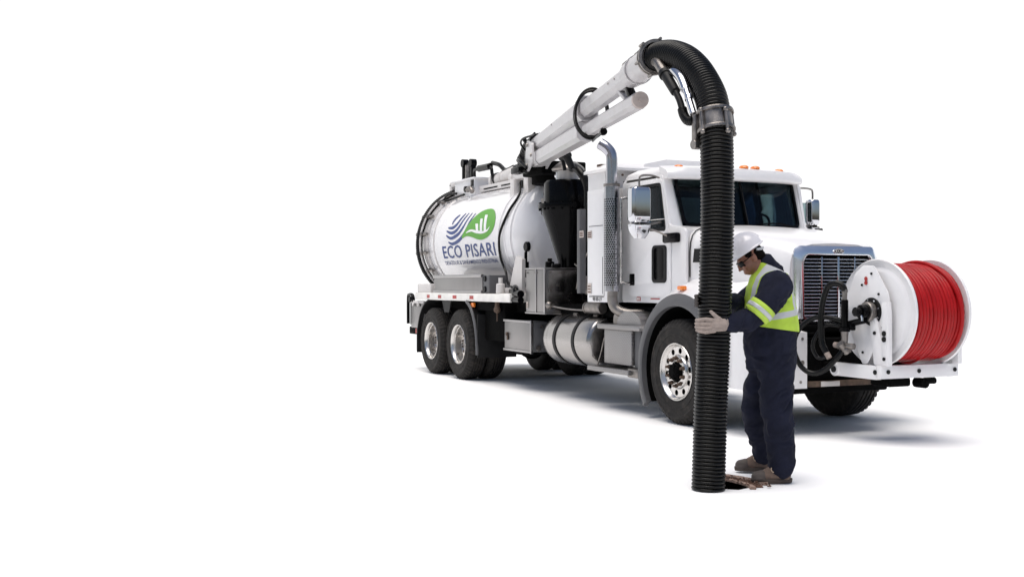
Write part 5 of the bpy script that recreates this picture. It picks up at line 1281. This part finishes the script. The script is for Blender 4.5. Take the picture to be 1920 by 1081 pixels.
# hair, strap, glasses
blob('hair', [he(.040, 0, .008, .070, .0775, .072), he(.062, 0, -.030, .046, .062, .045), he(-.01, -.071, .030, .03, .012, .025), he(-.01, .071, .030, .03, .012, .025)], 'hair', .006, 2)
b = B(); b.box(-.0, .0, 0, 0, 0, 0, 0) if False else None
b = B(); b.tube([tuple(hp(.055, -.083, .03)), tuple(hp(.08, -.075, .015)), tuple(hp(.105, -.05, .01))], .010, 8, smooth=3); b.done_local('hat_strap', 'tape', pr_)
b = B(); b.tube([tuple(hp(.012, -.083, .012)), tuple(hp(-.03, -.078, .006)), tuple(hp(-.075, -.066, .0))], .0035, 6, smooth=3); b.tube([tuple(hp(.012, .083, .012)), tuple(hp(-.03, .078, .006)), tuple(hp(-.075, .066, .0))], .0035, 6, smooth=3)
b.tube([tuple(hp(-.075, -.066, .006)), tuple(hp(-.098, -.035, .008)), tuple(hp(-.104, 0, .006)), tuple(hp(-.098, .035, .008)), tuple(hp(-.075, .066, .006))], .004, 6, smooth=3); b.done_local('glasses_frame', 'black', pr_)
b = B(); R = []
for zz, k in ((.006, 1), (-.008, 1.0), (-.022, .97), (-.030, .93)):
    R.append([tuple(hp(-.103 * k + .03 * (abs(t) ** 2), .068 * t, zz)) for t in [-1 + i / 8 for i in range(17)]])
b.loft(R, closed=False); b.done_local('glasses_lens', 'black', pr_)
b = B(); b.tube([tuple(hp(-.070, .02 * s_, -.0775)) if False else tuple(hp(-.0955 + .012 * abs(s_), .020 * s_, -.0775)) for s_ in (-1, -.5, 0, .5, 1)], .0022, 6, smooth=3); b.done_local('mouth_line', 'hair', pr_)
for s_ in (-1, 1):
    b = B(); b.sphere(tuple(hp(-.078, .030 * s_, -.006)), .012, seg=12); b.done_local('eye', 'decalw', pr_)
# gloved hands: palm on the hose, fingers round it
HX, HYc, HRr = -.459, -.322, .118       # hose axis in the worker's frame and its radius
def onh(deg, z, off): a = math.radians(deg); return (HX - (HRr + off) * math.sin(a), HYc - (HRr + off) * math.cos(a), z)
fl = []
Z0 = [1.170, 1.140, 1.110, 1.082]
for i, z in enumerate(Z0):
    ln = (84, 92, 90, 80)[i]; dz = (1.5 - i) * -.003
    fl.append(('c', [onh(10, 1.134 + (z - 1.134) * .8, .019) + (.0135,), onh(34, z, .021) + (.0128,), onh(56, z + dz, .016) + (.0118,), onh(ln * .86, z + dz * 2, .012) + (.0112,), onh(ln, z + dz * 2, .008) + (.0105,)]))
fl += [('c', [onh(-20, 1.142, .026) + (.024,), onh(-8, 1.160, .020) + (.0175,), onh(8, 1.194, .014) + (.013,), onh(20, 1.220, .012) + (.0115,)]),
       ('c', [(WR_N[0], WR_N[1], WR_N[2], .034), onh(-16, 1.132, .028) + (.028,), onh(-2, 1.134, .021) + (.026,), onh(8, 1.134, .019) + (.025,)]),
       ('c', [onh(-16, 1.112, .026) + (.022,), onh(10, 1.104, .017) + (.017,)]), ('c', [onh(-16, 1.152, .026) + (.022,), onh(10, 1.160, .017) + (.017,)]),
       ('c', [(WR_N[0] + .035, WR_N[1] + .03, WR_N[2] + .002, .050), (WR_N[0], WR_N[1], WR_N[2], .044)])]
blob('glove', fl, 'glove', .0026, 2, .0010, .02, 1)
wd = (V(*WR_N) - V(*EL_N)).normalized(); wc = V(*WR_N) - wd * .045
b = B(); b.lathe([(-.012, .046), (-.012, .055), (.0, .056), (.020, .052), (.045, .047), (.050, .040)], wc, tuple(wd), 32); b.done_local('glove_cuff', 'glove', pr_)
b = B(); b.lathe([(-.004, .046), (-.004, .0485), (.006, .0475), (.006, .044)], wc + wd * .044, tuple(wd), 32); b.done_local('glove_cuff_seam', 'boot', pr_)
fl = []
for i, z in enumerate((1.325, 1.302, 1.279, 1.258)):
    fl.append(('c', [onh(178, z, .02) + (.013,), onh(150, z, .020) + (.0125,), onh(122, z, .014) + (.0115,), onh(96, z, .010) + (.0105,), onh(76, z, .006) + (.0095,)]))
fl += [('c', [(WR_F[0], WR_F[1], WR_F[2], .036), onh(205, 1.29, .028) + (.030,), onh(180, 1.292, .02) + (.026,)]), ('c', [onh(205, 1.31, .028) + (.022,), onh(196, 1.35, .015) + (.014,), onh(180, 1.375, .012) + (.011,)])]
blob('glove', fl, 'darkglove', .0035, 2, label='dark glove of the far hand behind the hose')
# boots
def boot(x, y, z, yaw, name='boot'):
    e = empty('boot', (0, 0, 0)); e.parent = pr_; e.location = (x, y, z); e.rotation_euler = (0, 0, math.radians(yaw))
    def fix(o): o.parent = e; return o
    blob('boot_upper', [('l', [(.0, 0, .05, .062, .042), (.0, 0, .11, .058, .046), (.004, 0, .17, .060, .052)]), ('c', [(.024, 0, .058, .048), (-.05, 0, .058, .050), (-.12, 0, .047, .046), (-.170, 0, .042, .040)]), ('c', [(.0, 0, .12, .052), (-.05, 0, .088, .045), (-.10, 0, .062, .042)])], 'boot', .006, 3, .003, .05, 3, par=e)
    blob('toe_cap', [('c', [(-.135, 0, .046, .0475), (-.172, 0, .042, .0425)]), ('e', (-.16, 0, .032), (.055, .052, .03))], 'boottoe', .006, 2, par=e)
    b = B(); R = []
    def fp(k, grow): return [((-.070 + (.148 + grow) * math.cos(t)), ((.052 + grow) - .008 * math.cos(t)) * math.sin(t), k) for t in [2 * PI * i / 40 for i in range(40)]]
    b.loft([fp(.003, -.004), fp(.006, .0), fp(.026, .003), fp(.034, .001)]); 
    o = b.done_local('boot_sole', 'sole', e)
    b = B()
    for i in range(4):
        xx = -.035 - i * .022; zz = .118 - i * .014; b.tube([(xx, -.030, zz - .012), (xx - .008, 0, zz + .004), (xx, .030, zz - .012)], .0045, 6, smooth=3)
    b.tube([(-.05, -.02, .12), (-.085, -.045, .11), (-.075, -.052, .085), (-.05, -.046, .095)], .004, 6, smooth=3)
    b.done_local('bootlace', 'lace', e)
boot(.062, -.055, .002, 3); boot(.040, .385, .012, -4)
